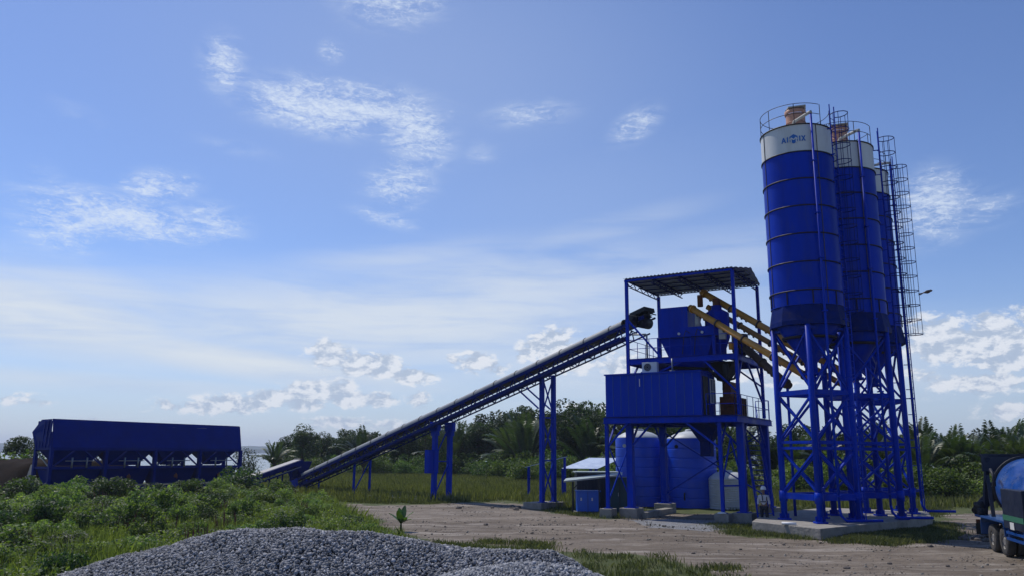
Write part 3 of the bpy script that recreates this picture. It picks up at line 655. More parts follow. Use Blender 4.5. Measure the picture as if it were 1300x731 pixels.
for (a, b, w, h, lab) in ((0, 0, 1.0, .51, 'square concrete footing under the front left main leg of the tower'), (LA_, 0, 1.0, .51, 'broad concrete footing under the thick leg nearest the silos'), (LA_, LB_, 1.0, .51, 'concrete footing under the tower leg behind the staircase'), (0, LB_, 1.0, .51, 'concrete footing under the tower leg in front of the blue tanks'),
                          (-.9, -1.0, .7, .5, 'small concrete footing beside the bright blue box'), (5.2, -1.0, .7, .5, 'small concrete footing with white scrap on top')):
    plinth(T(a, b), w, w, -.2, h, lab)
b = MB(); b.beam(T(.55, .2, .14), T(.45, 4.4, .14), .5, .32); b.build('concrete_beam', M['concrete'], label='low concrete ground beam between two tower footings', cat='beam', bevel=.02)

def cabin():
    t = thing('control_cabin', tuple(T(1.8, .1, 5.24)), 'blue ribbed panel control cabin on the tower deck', 'cabin')
    a0, a1, b0, b1, z0, z1 = -.92, 4.35, -1.02, 1.35, 5.24, 7.44
    w = MB(); tbox(w, a0, b0, z0, a1, b1, z1); w.build('wall', M['cabin_blue'], t)
    s = MB()
    n = 12
    for i in range(1, n): a = a0 + (a1 - a0) * i / n; s.frame(T(a, b0 - .006, (z0 + z1) / 2), AA, BB, (0, 0, 1), .011, .012, 1.05)
    for i in range(1, 5): b = b0 + (b1 - b0) * i / 5; s.frame(T(a1 + .006, b, (z0 + z1) / 2), AA, BB, (0, 0, 1), .012, .011, 1.05)
    s.build('panel_seams', M['seam'], t)
    r = MB(); tbox(r, a0 - .06, b0 - .07, z1, a1 + .05, b1 + .06, z1 + .07); r.build('roof', M['cabin_blue'], t)
    d = MB(); tbox(d, a1 + .004, -.75, z0 + .05, a1 + .05, .05, z0 + 2.0); do = d.build('door', M['dark'], t)
    g = MB(); tbox(g, a1 + .052, .35, z0 + .7, a1 + .075, 1.15, z0 + 1.9); wo = g.build('window', M['glass'], t)
    f = MB()
    for (p, q) in (((.32, .66), (1.18, .70)), ((.32, 1.9), (1.18, 1.94)), ((.31, .66), (.35, 1.94)), ((1.15, .66), (1.19, 1.94)), ((.73, .7), (.76, 1.9)), ((.35, 1.28), (1.15, 1.31))):
        tbox(f, a1 + .05, p[0], z0 + p[1], a1 + .085, q[0], z0 + q[1])
    f.build('frame', M['white'], wo)
    f = MB(); tbox(f, 1.03, b0 - .03, z0 + 1.55, 1.07, b0 - .005, z0 + 1.95); f.build('wall_tag', M['plate'], t)
cabin()
def ac():
    t = thing('air_conditioner', tuple(T(1.4, -.3, 7.52)), 'white air conditioner unit on the cabin roof', 'air conditioner')
    a, b = 1.45, -.45; m = MB(); tbox(m, a - .42, b - .15, 7.54, a + .42, b + .15, 8.1); m.build('casing', M['white'], t, bevel=.02)
    f = MB(); c = T(a - .1, b - .155, 7.83); pts = [c + AA * .21 * math.cos(k * .314) + V(0, 0, .21 * math.sin(k * .314)) for k in range(20)]; f.poly(pts, -BB * .01); fo = f.build('fan_grille', M['dark'], t)
    f = MB()
    for r in (.07, .13, .19): f.tube([c - BB * .012 + AA * r * math.cos(k * .393) + V(0, 0, r * math.sin(k * .393)) for k in range(17)], .008, 4)
    f.build('grille_ring', M['cap'], fo)
    t2 = MB(); t2.tube([T(2.65, -.4, 7.5), T(2.65, -.4, 8.25)], .045, 8); t2.tube([T(2.5, -.4, 7.6), T(2.8, -.4, 7.6)], .03, 6); t2.build('vent_pipe', M['steel'], label='short grey vent pipe standing on the cabin roof', cat='pipe')
ac()
def hoppers():
    t = thing('aggregate_hopper', tuple(T(3, 2, 8.4)), 'big blue box hopper on the upper floor at the conveyor head', 'hopper')
    m = MB(); tbox(m, 1.42, 1.2, 10.05, 3.05, 3.0, 11.28); m.build('upper_box', M['blue'], t)
    m = MB(); tbox(m, 1.36, 1.1, 9.6, 4.5, 3.1, 10.1); m.build('lower_box', M['blue'], t)
    m = MB(); r0 = [T(1.4, 1.14, 9.6), T(4.46, 1.14, 9.6), T(4.46, 3.06, 9.6), T(1.4, 3.06, 9.6)]; r1 = [T(1.95, 1.5, 8.2), T(3.9, 1.5, 8.2), T(3.9, 2.8, 8.2), T(1.95, 2.8, 8.2)]; r2 = [p - V(0, 0, .72) for p in [T(2.3, 1.6, 8.2), T(3.6, 1.6, 8.2), T(3.6, 2.6, 8.2), T(2.3, 2.6, 8.2)]]
    m.add(r0 + r1 + r2, [(i, (i + 1) % 4, 4 + (i + 1) % 4, 4 + i) for i in range(4)] + [(4 + i, 4 + (i + 1) % 4, 8 + (i + 1) % 4, 8 + i) for i in range(4)]); m.build('funnel', M['blue'], t)
    m = MB()
    for a in (1.36, 4.5):
        for b in (1.1, 3.1): m.beam(T(a, b, 8.4), T(a, b, 9.62), .12, .12, up=AA)
    m.build('support_frame', M['blue'], t)
    m = MB(); tbox(m, 1.3, 1.04, 9.55, 4.56, 3.16, 9.62); m.build('flange', M['dark_blue'], t)
    for a, z0, z1 in ((2.95, 9.75, 8.6), (3.6, 9.8, 8.55)):
        m = MB(); m.tube([T(a + .25, 1.0, z0), T(a + .1, .8, z0 + .12), T(a, .75, z0 - .2), T(a - .12, .8, z1)], .022, 6); m.build('air_hose', M['rubber'], t)
    for a in (2.6, 3.9): m = MB(); m.tube([T(a, 1.02, 9.75), T(a, .95, 9.75)], .07, 10); m.build('air_valve', M['plate'], t)
    m = MB(); m.tube([T(2.0, .6, 7.9), T(4.3, .6, 7.7)], .09, 10); m.tube([T(4.3, .6, 7.7), T(4.6, 1.0, 7.3)], .09, 10)
    m.build('water_pipe', M['dark'], label='dark horizontal pipe under the upper floor above the cabin', cat='pipe')
    t2 = thing('water_scale', tuple(T(3.0, 3.9, 8.4)), 'dark drum shaped water scale behind the box hopper', 'scale')
    c2 = T(5.2, 3.6); m = MB(); m.lathe([(0, 9.9), (.45, 9.85), (.45, 8.9), (.12, 8.45), (.12, 8.2)], (c2.x, c2.y), 24); m.build('drum', M['dark'], t2)
    m = MB()
    for q in range(3): aa = q * 2.09; m.beam(V(c2.x + .5 * math.cos(aa), c2.y + .5 * math.sin(aa), 8.41), V(c2.x + .46 * math.cos(aa), c2.y + .46 * math.sin(aa), 9.3), .05)
    m.build('frame', M['blue'], t2)
    # cement weighing hopper
    t = thing('cement_hopper', tuple(T(4.6, 2.6, 8.4)), 'round topped blue cement weighing hopper under the yellow pipes', 'hopper')
    c = T(4.35, 2.3); m = MB(); m.lathe([(.0, 11.35), (.28, 11.35), (.28, 11.15), (.62, 10.95), (.66, 10.9), (.66, 9.6)], (c.x, c.y), 28); m.build('body', M['blue'], t)
    m = MB(); m.lathe([(.66, 9.6), (.2, 8.3), (.2, 7.9)], (c.x, c.y), 28); m.build('cone', M['blue'], t)
    m = MB(); m.lathe([(.2, 11.35), (.2, 11.75)], (c.x, c.y), 20); m.build('inlet_neck', M['rust'], t)
    t = thing('canvas_sleeve', tuple(T(3.25, 2.0, 10.2)), 'pale canvas sleeve hanging below the lowest yellow pipe end', 'sleeve')
    c = T(3.55, 1.45); m = MB(); m.smooth = True; m.tube([V(c.x, c.y, 11.0), V(c.x + .03, c.y, 10.75), V(c.x - .02, c.y, 10.4), V(c.x + .02, c.y, 10.12)], [.14, .19, .16, .2], 12); m.build('cloth', M['bag'], t)
    m = MB(); tbox(m, 5.0, .3, 9.2, 5.35, .5, 9.75); m.build('control_box', M['cap'], label='light grey control box beside the weighing hopper', cat='box', bevel=.01)
    m = MB(); tbox(m, 5.0, .38, 8.4, 5.05, .44, 9.2)
    m.build('box_stand', M['blue'], label='slim blue stand carrying the grey control box', cat='stand')
    c = T(5.65, .22); m = MB(); m.lathe([(.0, 8.62), (.13, 8.62), (.15, 8.98), (.16, 9.0), (.0, 9.0)], (c.x, c.y), 16); m.build('bucket', M['yellow'], label='small ochre bucket at the upper railing corner', cat='bucket')
    # mixer on the deck
    t = thing('concrete_mixer', tuple(T(4.9, 2.2, 5.24)), 'rusty orange mixer machinery at the right end of the cabin', 'mixer')
    m = MB(); tbox(m, 4.55, 1.4, 5.3, 5.4, 3.6, 6.3); m.build('body', M['rust'], t, bevel=.03)
    m = MB(); tbox(m, 4.7, 1.5, 6.3, 5.15, 2.6, 7.1); m.build('gearbox', M['rust'], t, bevel=.03)
    m = MB(); m.tube([T(5.1, 1.2, 6.0), T(5.1, 1.9, 6.0)], .24, 16); m.tube([T(5.1, 1.12, 6.0), T(5.1, 1.22, 6.0)], .15, 12); m.build('motor', M['rust'], t)
    m = MB()
    for k in range(5): tbox(m, 5.41, 1.5 + k * .42, 5.35, 5.45, 1.54 + k * .42, 6.25)
    m.build('ribs', M['dark'], t)
    m = MB(); r0 = [T(4.3, .9, 8.1), T(5.5, .9, 8.1), T(5.5, 2.6, 8.1), T(4.3, 2.6, 8.1)]; r1 = [T(4.5, 1.3, 7.15), T(4.9, 1.3, 7.15), T(4.9, 2.3, 7.15), T(4.5, 2.3, 7.15)]
    m.add(r0 + r1, [(i, (i + 1) % 4, 4 + (i + 1) % 4, 4 + i) for i in range(4)]); m.build('feed_funnel', M['dark'], t)
    # hanging vibrator / pump below the upper floor
    t = thing('pipe_pump', tuple(T(5.4, 1.2, 7.2)), 'small dark pump and bent pipe hanging near the thick tower post', 'pump')
    c = T(5.25, .4); m = MB(); m.lathe([(0, 7.95), (.12, 7.93), (.15, 7.85), (.15, 7.45), (.1, 7.35), (.1, 7.2)], (c.x, c.y), 16); m.build('body', M['dark'], t)
    m = MB(); m.tube([V(c.x, c.y, 7.25), T(5.4, .3, 7.05), T(5.75, .1, 7.1), T(5.88, .02, 7.3)], .06, 8); m.tube([T(5.3, .4, 7.1), T(5.0, .7, 6.9), T(4.95, .8, 6.6)], .05, 8); m.build('pipe', M['dark'], t)
    for k in range(2):
        p = [(1.05, .02), (2.9, .02)][k]
    # white vertical pipe stand near conveyor head
    t = thing('pipe_stand', tuple(T(.75, .3, 8.4)), 'grey bent pipe standing at the left end of the upper floor', 'pipe')
    m = MB(); m.tube([T(1.0, .3, 8.42), T(1.0, .3, 9.68), T(.95, .3, 9.75), T(.2, .3, 9.78)], .05, 8); m.build('pipe', M['steel'], t)
    m = MB(); m.frame(T(1.0, .3, 8.42), AA, BB, (0, 0, 1), .1, .1, .015); m.build('base_plate', M['steel'], t)
hoppers()

# ------------------------------------------------------------------ screw conveyors
def screw(p, q, r, mt, label, drop=None, head=True):
    p = Vector(p); q = Vector(q); t = thing('screw_conveyor', tuple(q), label, 'screw conveyor', 'yellow screw conveyors')
    m = MB(); m.tube([p, q], r, 18); m.build('pipe', mt, t)
    L = (q - p).length; d = (q - p) / L; n = int(L / 1.9)
    for k in range(n + 1):
        c = p + d * (.25 + (L - .5) * k / n); MB().tube([c - d * .035, c + d * .035], r + .06, 18).build('flange', M['bolt'] if k else mt, t)
    b = MB()
    for k in range(n):
        for j in range(3):
            c = p + d * (.9 + 1.9 * k + j * .3 - .3) - V(0, 0, r + .04)
            if (c - p).length < L: b.frame(c, d, d.cross(V(0, 0, 1)), (0, 0, 1), .04, .05, .06)
    b.build('inspection_lugs', M['bolt'], t)
    if head:
        m = MB(); m.tube([p - d * .5, p - d * .04], r * .75, 14); m.build('motor', M['yellow_shaded'], t)
    if drop:
        m = MB(); m.tube([q - d * .4, V(q.x - d.x * .4, q.y - d.y * .4, drop)], r * 1.05, 14); m.build('inlet_box', mt, t)
    return t
screw((9.82, 43.6, 11.23), (13.7, 37.1, 6.8), .17, M['yellow'], 'brightest yellow screw pipe, lowest at the tower, ending under the logo silo', 7.0, head=False)
screw((10.73, 44.6, 12.31), (16.75, 39.2, 6.92), .18, M['yellow'], 'highest yellow screw pipe, starting just under the canopy roof', 7.1, head=False)
screw((11.03, 44.6, 11.45), (16.5, 40.2, 6.75), .15, M['yellow_shaded'], 'yellow screw pipe in a shaded tone just below the highest one', 7.0, head=False)
screw((12.21, 43.0, 9.27), (13.6, 39.5, 6.6), .2, M['yellow_deep_shade'], 'short screw pipe coloured as in deep shade, low behind the tower corner post', head=False)
m = MB(); c = V(10.62, 44.55); m.lathe([(.16, 11.45), (.16, 12.1)], (c.x, c.y), 14); m.build('drop_spout', M['rust'], label='short rusty drop spout under the highest yellow pipe', cat='spout')
m = MB(); q = V(14.2, 39.4)
m.tube([V(13.55, 39.6, 6.5), V(13.55, 39.6, .46)], .07, 8); m.build('pipe_prop', M['blue'], label='slim blue prop under the short dark screw pipe', cat='prop')
# swollen intake box on the upper screw beside the first silo
m = MB(); d = (V(16.75, 39.2, 6.92) - V(10.73, 44.6, 12.31)).normalized(); c0 = V(10.73, 44.6, 12.31) + d * 5.3; m.tube([c0, c0 + d * .15, c0 + d * 1.3, c0 + d * 1.45], [.18, .3, .3, .18], 16)
m.build('screw_coupling', M['yellow'], label='thick yellow coupling sleeve around the highest screw pipe', cat='coupling')

# ------------------------------------------------------------------ main conveyor
CD = V(.716, -.698); CN = V(-.698, -.716)
def C(s, n=0., z=0.): return V(-12, 65.5) + CD * s + CN * n + V(0, 0, 3.85 + .277 * s + z)
CT = (CD + V(0, 0, .277)).normalized(); CU = (V(0, 0, 1) - CT * CT.z).normalized()
def conveyor():
    t = thing('inclined_conveyor', (-12, 65.5, 0), 'long blue inclined belt conveyor with grey covers rising to the tower', 'conveyor')
    s0, s1 = -10.4, 27.8
    def prof(s, n, u): return C(s, n, 0) + CU * u
    # covers in segments
    s = -7.9; arc = [(.52 * math.cos(a), -.38 + .38 * math.sin(a)) for a in np.linspace(0, math.pi, 11)]
    while s < 26.0:
        e = min(s + 1.93, 26.2); m = MB(); vs = []
        for ss in (s, e):
            for (n, u) in [(.52, -.52)] + arc + [(-.52, -.52)]: vs.append(prof(ss, n, u))
        k = 13; m.smooth = True; m.add(vs, [(i, i + 1, k + i + 1, k + i) for i in range(k - 1)]); m.build('cover', M['galv'], t)
        m = MB(); m.tube([prof(e, n * 1.03, u + .012) for n, u in arc], .02, 5); m.build('cover_hoop', M['dark'], t)
        s += 1.95
    m = MB(); m.frame(prof((s0 + s1) / 2, 0, -.33), CT, CN, CU, (s1 - s0) / 2 * 1.037, .36, .012); m.build('belt', M['beltdark'], t)
    m = MB(); m.frame(prof((s0 + s1) / 2, 0, -.43), CT, CN, CU, (s1 - s0) / 2 * 1.037, .32, .012); m.build('return_belt', M['beltdark'], t)
    for sd in (-1, 1):
        m = MB(); n = .58 * sd
        m.beam(prof(s0, n, -.54 if sd > 0 else -.46), prof(s1, n, -.54 if sd > 0 else -.46), .08, .2 if sd > 0 else .1, up=CU); m.beam(prof(s0 + .5, n, -1.2), prof(s1 - .6, n, -1.2), .07, .08, up=CU)
        k = int((s1 - s0) / .6)
        for i in range(k):
            a = s0 + .5 + i * .62
            if a + .62 > s1 - .6: break
            m.beam(prof(a, n, -1.2 if i % 2 else -.55), prof(a + .62, n, -.55 if i % 2 else -1.2), .05)
            if i % 2 == 0: m.beam(prof(a, n, -.55), prof(a, n, -1.2), .05)
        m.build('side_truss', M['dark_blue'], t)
    m = MB()
    for i in range(62): a = s0 + .6 + i * .62; m.tube([prof(a, -.36, -.38), prof(a, .36, -.38)], .035, 6)
    m.build('idler_rollers', M['dark'], t)
    # walkways
    w = MB(); w.frame(prof(9.6, .92, -1.38), CT, CN, CU, 16.9 * 1.037, .34, .02); w.beam(prof(-7, 1.33, -1.40), prof(26.4, 1.33, -1.40), .03, .2, up=CU); w.beam(prof(-7, .58, -1.33), prof(26.4, .58, -1.33), .05, .2, up=CU)
    w.build('walkway', M['dark_blue'], t)
    w = MB()
    for i in range(25): a = -6.8 + i * 1.38; w.beam(prof(a, .5, -1.48), prof(a, 1.36, -1.48), .05, .06); w.beam(prof(a, .62, -1.1), prof(a, 1.3, -1.46), .03)
    w.tube([prof(-7, 1.34, -1.56), prof(26.4, 1.34, -1.56)], .018, 5); pass
    w.build('walkway_brackets', M['dark_blue'], t)
    # head
    m = MB(); m.tube([prof(27.3, -.55, -.62), prof(27.3, .55, -.62)], .33, 20); m.build('head_pulley', M['dark'], t)
    m = MB(); m.tube([prof(27.2, .65, -.5), prof(27.2, 1.25, -.5)], .24, 16); m.frame(prof(27.0, .72, -.6), CT, CN, CU, .35, .12, .3); m.build('drive_motor', M['dark'], t)
    m = MB(); m.frame(prof(27.4, 0, -.05), CT, CN, CU, .55, .5, .12); m.build('head_hood', M['dark'], t)
    # tail
    m = MB(); m.tube([prof(s0, -.5, -.7), prof(s0, .5, -.7)], .26, 18); m.build('tail_pulley', M['dark'], t)
    for a in (-8.6, -7.0):
        for n in (-.6, .6):
            p = prof(a, n, -.9)
            if p.z > .1: MB().beam(V(p.x, p.y, .05), p, .1, .1, up=CD).build('tail_leg', M['blue'], t)
    for n in (-.62, .62): MB().frame(prof(-9.5, n, -.75), CT, CN, CU, 1.2, .03, .32).build('tail_frame', M['blue'], t)
    m = MB(); r0 = [C(-9.9, -.6, .05), C(-9.9, .6, .05), C(-8.3, .6, .5), C(-8.3, -.6, .5)]
    m.add([C(-9.9, -.75, .75), C(-9.9, .75, .75), C(-8.2, .75, .95), C(-8.2, -.75, .95), C(-9.6, -.4, -.35), C(-9.6, .4, -.35), C(-8.4, .4, 0), C(-8.4, -.4, 0)], [(0, 1, 5, 4), (1, 2, 6, 5), (2, 3, 7, 6), (3, 0, 4, 7)]); m.build('loading_chute', M['dark_blue'], t)
    def under(s, n): return prof(s, n, -1.1)
    def support(s, nn, w, pads, style):
        tops = [under(s, n) for n in nn]; feet = [V(p.x, p.y, pads) for p in tops]
        for p, q in zip(tops, feet):
            g = MB(); g.beam(q, p, w, w, up=CD); g.frame((q.x, q.y, pads + .02), CD, CN, (0, 0, 1), w * .9, w * .9, .02)
            if style == 'thick':
                g.frame((p.x, p.y, p.z - .3), CD, CN, (0, 0, 1), .42, w * .52, .32); g.frame((p.x, p.y, p.z - .75), CD, CN, (0, 0, 1), .28, w * .52, .2)
            g.build('support_leg', M['blue'], t)
        x = MB(); H = tops[0].z - pads; k = {'short': 1, 'thick': 2, 'tall': 3}[style]
        for i in range(k):
            z0 = pads + H * i / k + .1; z1 = pads + H * (i + 1) / k - .1
            a, b = feet
            if style != 'short' or True: x.beam(V(a.x, a.y, z1), V(b.x, b.y, z0), .07)
            if style == 'tall': x.beam(V(a.x, a.y, z0), V(b.x, b.y, z1), .07)
            x.beam(V(a.x, a.y, z1), V(b.x, b.y, z1), .07)
        x.build('support_brace', M['blue'], t)
        return feet
    support(0, (-.75, .75), .14, .12, 'short'); support(9.6, (-.7, .7), .30, .18, 'thick'); f = support(19.7, (-.55, .55), .24, .35, 'tall')
    for n in (-.55, .55):
        MB().beam(V(*C(19.7, n)[:2], 6.1), prof(17.3, n, -1.1), .08).build('diagonal_strut', M['blue'], t)
    m = MB(); p = prof(9.6, .7, 0); m.frame((p.x + .0, p.y - .2, 2.7), CD, CN, (0, 0, 1), .22, .45, .8); m.build('switch_cabinet', M['blue'], t)
conveyor()
def pads():
    b = MB(); b.frame((-8.9, 61.9, .04), CD, CN, (0, 0, 1), 5.6, 1.2, .12); b.build('concrete_strip', M['concrete'], label='long low concrete strip under two conveyor supports', cat='slab', bevel=.02)
    p = C(19.7); b = MB(); b.frame((p.x, p.y, .1), CD, CN, (0, 0, 1), .75, 1.15, .24); b.build('concrete_pad', M['concrete'], label='raised concrete pad under the tallest conveyor support', cat='slab', bevel=.02)
    p = C(-9.6); b = MB(); b.frame((p.x, p.y, .02), CD, CN, (0, 0, 1), 1.9, 1.5, .12); b.build('concrete_pad', M['concrete'], label='low concrete pad under the conveyor tail', cat='slab', bevel=.02)
pads()

# ------------------------------------------------------------------ aggregate batcher and feeder
UU = V(.588, .811); VV = V(-.811, .588); BO = V(-30.8, 55.0)
def Q(u, v, z=0.): return BO + UU * u + VV * v + V(0, 0, z)
def batcher():
    t = thing('aggregate_batcher', tuple(Q(7.4, 1)), 'long dark blue four-bin aggregate batcher behind the weeds', 'batcher')
    L = 14.8; W = 2.2
    def shell(pts4, name, th=.05, mt='batch_blue'):
        m = MB(); n = (Vector(pts4[1]) - Vector(pts4[0])).cross(Vector(pts4[2]) - Vector(pts4[0])).normalized() * th; m.poly(pts4, n); return m.build(name, M[mt], t)
    # bins: sloping front, back and end walls; front leans back to its top edge
    shell([Q(-.0, 0, 3.5), Q(L, 0, 3.5), Q(L + .35, .85, 5.15), Q(.25, .85, 5.22)], 'front_wall')
    shell([Q(.25, .87, 5.22), Q(L + .35, .87, 5.15), Q(L + .35, .98, 5.36), Q(.25, .98, 5.43)], 'top_rim')
    shell([Q(0, W, 3.5), Q(L, W, 3.5), Q(L + .3, W + .7, 4.6), Q(.0, W + .7, 4.6)], 'back_wall')
    e = MB(); e.poly([Q(-.02, 0, 3.48), Q(-.02, W + .05, 3.48), Q(-.12, W + .55, 4.55), Q(.12, W - .1, 5.4), Q(.2, .9, 5.43)], -UU * .05); eo = e.build('end_wall', M['batch_blue'], t)
    r = MB()
    for k in range(5): v = .35 + k * .46; r.beam(Q(-.08, v, 3.5), Q(.08, v + .25, 5.3), .09, .08, up=UU)
    r.build('rib', M['batch_blue'], eo)
    e = MB(); e.poly([Q(L + .02, 0, 3.48), Q(L + .02, W, 3.48), Q(L + .3, W + .6, 4.6), Q(L + .37, .9, 5.36)], UU * .05); e.build('end_wall', M['batch_blue'], t)
    for k in range(1, 4): shell([Q(L * k / 4, .1, 3.4), Q(L * k / 4, W, 3.4), Q(L * k / 4, W, 4.5), Q(L * k / 4, .9, 4.9)], 'divider')
    s = MB()
    for k in range(30): u = .5 + k * .49; s.beam(Q(u, .86, 5.15), Q(u, .96, 5.38), .04, .03)
    s.build('rim_ribs', M['batch_blue'], t)
    for k in range(1, 8): MB().beam(Q(L * k / 8 + .0, -.03, 3.52), Q(L * k / 8 + .25 + .1 * k / 8, .84, 5.14), .05, .05, up=UU).build('front_rib', M['batch_blue'], t)
    for u in (.7, 2.3, 4.6, 8.9, 11.6): MB().frame(Q(u, .78, 5.09), UU, VV, (0, 0, 1), .42, .02, .022).build('painted_gap_light', M['cap'], t)  # pale strips painted for daylight showing through gaps below the rim
    # frame
    MB().beam(Q(-.1, -.02, 3.42), Q(L, -.02, 3.42), .14, .2).build('top_beam', M['batch_blue'], t); MB().beam(Q(-.1, W, 3.42), Q(L, W, 3.42), .14, .2).build('top_beam', M['batch_blue'], t)
    MB().beam(Q(-.1, -.04, 2.15), Q(L, -.04, 2.15), .12, .16).build('middle_beam', M['batch_blue'], t); MB().beam(Q(-.1, W, 2.15), Q(L, W, 2.15), .12, .16).build('middle_beam', M['batch_blue'], t)
    for k in range(5):
        for v in (0, W):
            w = .34 if k in (1, 2, 3) else .26
            MB().beam(Q(L * k / 4, v, .1), Q(L * k / 4, v, 3.4), w, .2, up=UU).build('post', M['batch_blue'], t)
        MB().beam(Q(L * k / 4, 0, 3.42), Q(L * k / 4, W, 3.42), .1, .14).build('cross_beam', M['batch_blue'], t); MB().beam(Q(L * k / 4, 0, 2.15), Q(L * k / 4, W, 2.15), .1, .12).build('cross_beam', M['batch_blue'], t)
        x = MB(); x.beam(Q(L * k / 4, .1, 2.2), Q(L * k / 4, W, 3.3), .07); x.build('end_brace', M['batch_blue'] if k else M['steel'], t)
    for k in range(4):
        u0 = L * k / 4; c = u0 + L / 8; bw = 1.6
        # bin throat: trough that narrows to a gate
        bw, bb = (1.82, .95) if k < 2 else (1.6, .5)
        m = MB(); m.add([Q(c - bw, .15, 3.4), Q(c + bw, .15, 3.4), Q(c + bw, W - .15, 3.4), Q(c - bw, W - .15, 3.4), Q(c - bb, .75, 2.3), Q(c + bb, .75, 2.3), Q(c + bb, 1.45, 2.3), Q(c - bb, 1.45, 2.3)], [(0, 1, 5, 4), (1, 2, 6, 5), (2, 3, 7, 6), (3, 0, 4, 7)]); m.build('bin_funnel', M['batch_blue'], t)
        m = MB(); m.add([Q(c - 1.75, .2, 2.05), Q(c + 1.75, .2, 2.05), Q(c + 1.75, W - .2, 2.05), Q(c - 1.75, W - .2, 2.05), Q(c - 1.5, .7, .95), Q(c + 1.5, .7, .95), Q(c + 1.5, 1.5, .95), Q(c - 1.5, 1.5, .95)], [(0, 1, 5, 4), (1, 2, 6, 5), (2, 3, 7, 6), (3, 0, 4, 7)]); m.build('weigh_bin', M['batch_blue'], t)
        for (a, b) in ((u0 + .15, c - .35), (u0 + L / 4 - .15, c + .35)):
            MB().beam(Q(a, -.02, 2.25), Q(b, -.02, 3.3), .09).build('knee_brace', M['batch_blue'], t)
        m = MB(); m.tube([Q(c - .95, -.15, 2.62), Q(c + .95, -.15, 2.62)], .035, 6); m.tube([Q(c - .5, -.15, 2.15), Q(c - .5, -.15, 2.85)], .06, 8); m.tube([Q(c + .5, -.15, 2.15), Q(c + .5, -.15, 2.85)], .06, 8); m.build('air_cylinder', M['steel'], t)
        m = MB(); m.tube([Q(c, .1, 1.5), Q(c, .02, 1.5)], .14, 12); m.tube([Q(c, .05, 1.7), Q(c + .1, .02, 1.3)], .04, 6); m.build('vibrator', M['rust'], t)
    x = MB(); c = L * .70; x.beam(Q(c - .7, W, 2.2), Q(c + .7, W, 3.3), .06); x.beam(Q(c + .7, W, 2.2), Q(c - .7, W, 3.3), .06); x.build('cross_brace', M['batch_blue'], t)
    m = MB(); m.frame(Q(L / 2, 1.1, .82), UU, VV, (0, 0, 1), L / 2, .5, .03); m.build('belt', M['beltdark'], t)
    for v in (.5, 1.7): m = MB(); m.beam(Q(0, v, .72), Q(L + .2, v, .72), .1, .2); m.build('belt_frame', M['batch_blue'], t)
    m = MB(); m.beam(Q(0.2, .42, .93), Q(L, .42, .93), .05, .06); m.build('belt_skirt', M['steel'], t)
    m = MB(); m.beam(Q(0, -.04, .3), Q(L, -.04, .3), .14, .16); m.build('sill_beam', M['batch_blue'], t)
    m = MB(); m.frame(Q(L + .12, -.05, 1.85), UU, VV, (0, 0, 1), .18, .12, .3); m.build('junction_box', M['cap'], t)
batcher()
def feeder():
    t = thing('feeder_conveyor', tuple(V(-20.3, 69.2)), 'short feeder belt rising from the batcher to the long conveyor', 'conveyor')
    p, q = V(-21.9, 66.6, .95), V(-18.5, 71.6, 2.55); d = (q - p).normalized(); n = V(d.y, -d.x).normalized(); u = n.cross(d)
    if u.z < 0: u = -u
    m = MB(); m.frame((p + q) / 2 + u * .12, d, n, u, (q - p).length / 2, .44, .02); m.build('belt', M['belt'], t)
    m = MB(); m.frame((p + q) / 2 + n * .52 + u * -.06, d, n, u, (q - p).length / 2, .05, .16); m.frame((p + q) / 2 - n * .52 + u * -.06, d, n, u, (q - p).length / 2, .05, .16)
    m.beam(p + n * .55 - u * .5, q + n * .55 - u * .5, .07, .1); m.beam(p - n * .55 - u * .5, q - n * .55 - u * .5, .07, .1)
    for k in range(9): a = p.lerp(q, k / 8) + n * .55; m.beam(a - u * .15, a - u * .5, .05)
    m.build('frame', M['dark_blue'], t)
    m = MB(); m.beam(p + n * .58 + u * -.42, q + n * .58 + u * -.42, .03, .06); m.build('edge_strip', M['galv'], t)
    m = MB(); m.tube([q - n * .5, q + n * .5], .2, 14); m.build('head_pulley', M['dark'], t)
    m = MB(); m.tube([p - n * .5, p + n * .5], .2, 14); m.build('tail_pulley', M['dark'], t)
    for f in (.55, .78):
        a = p.lerp(q, f)
        for s in (-1, 1): MB().beam(V(a.x + n.x * s * .5, a.y + n.y * s * .5, .02), a + n * s * .5 - u * .5, .1, .1, up=n).build('leg', M['dark_blue'], t)
    a = p.lerp(q, .55); b = p.lerp(q, .3); MB().beam(V(a.x + n.x * .5, a.y + n.y * .5, .8), b + n * .5 - u * .5, .07).build('brace', M['dark_blue'], t)
feeder()

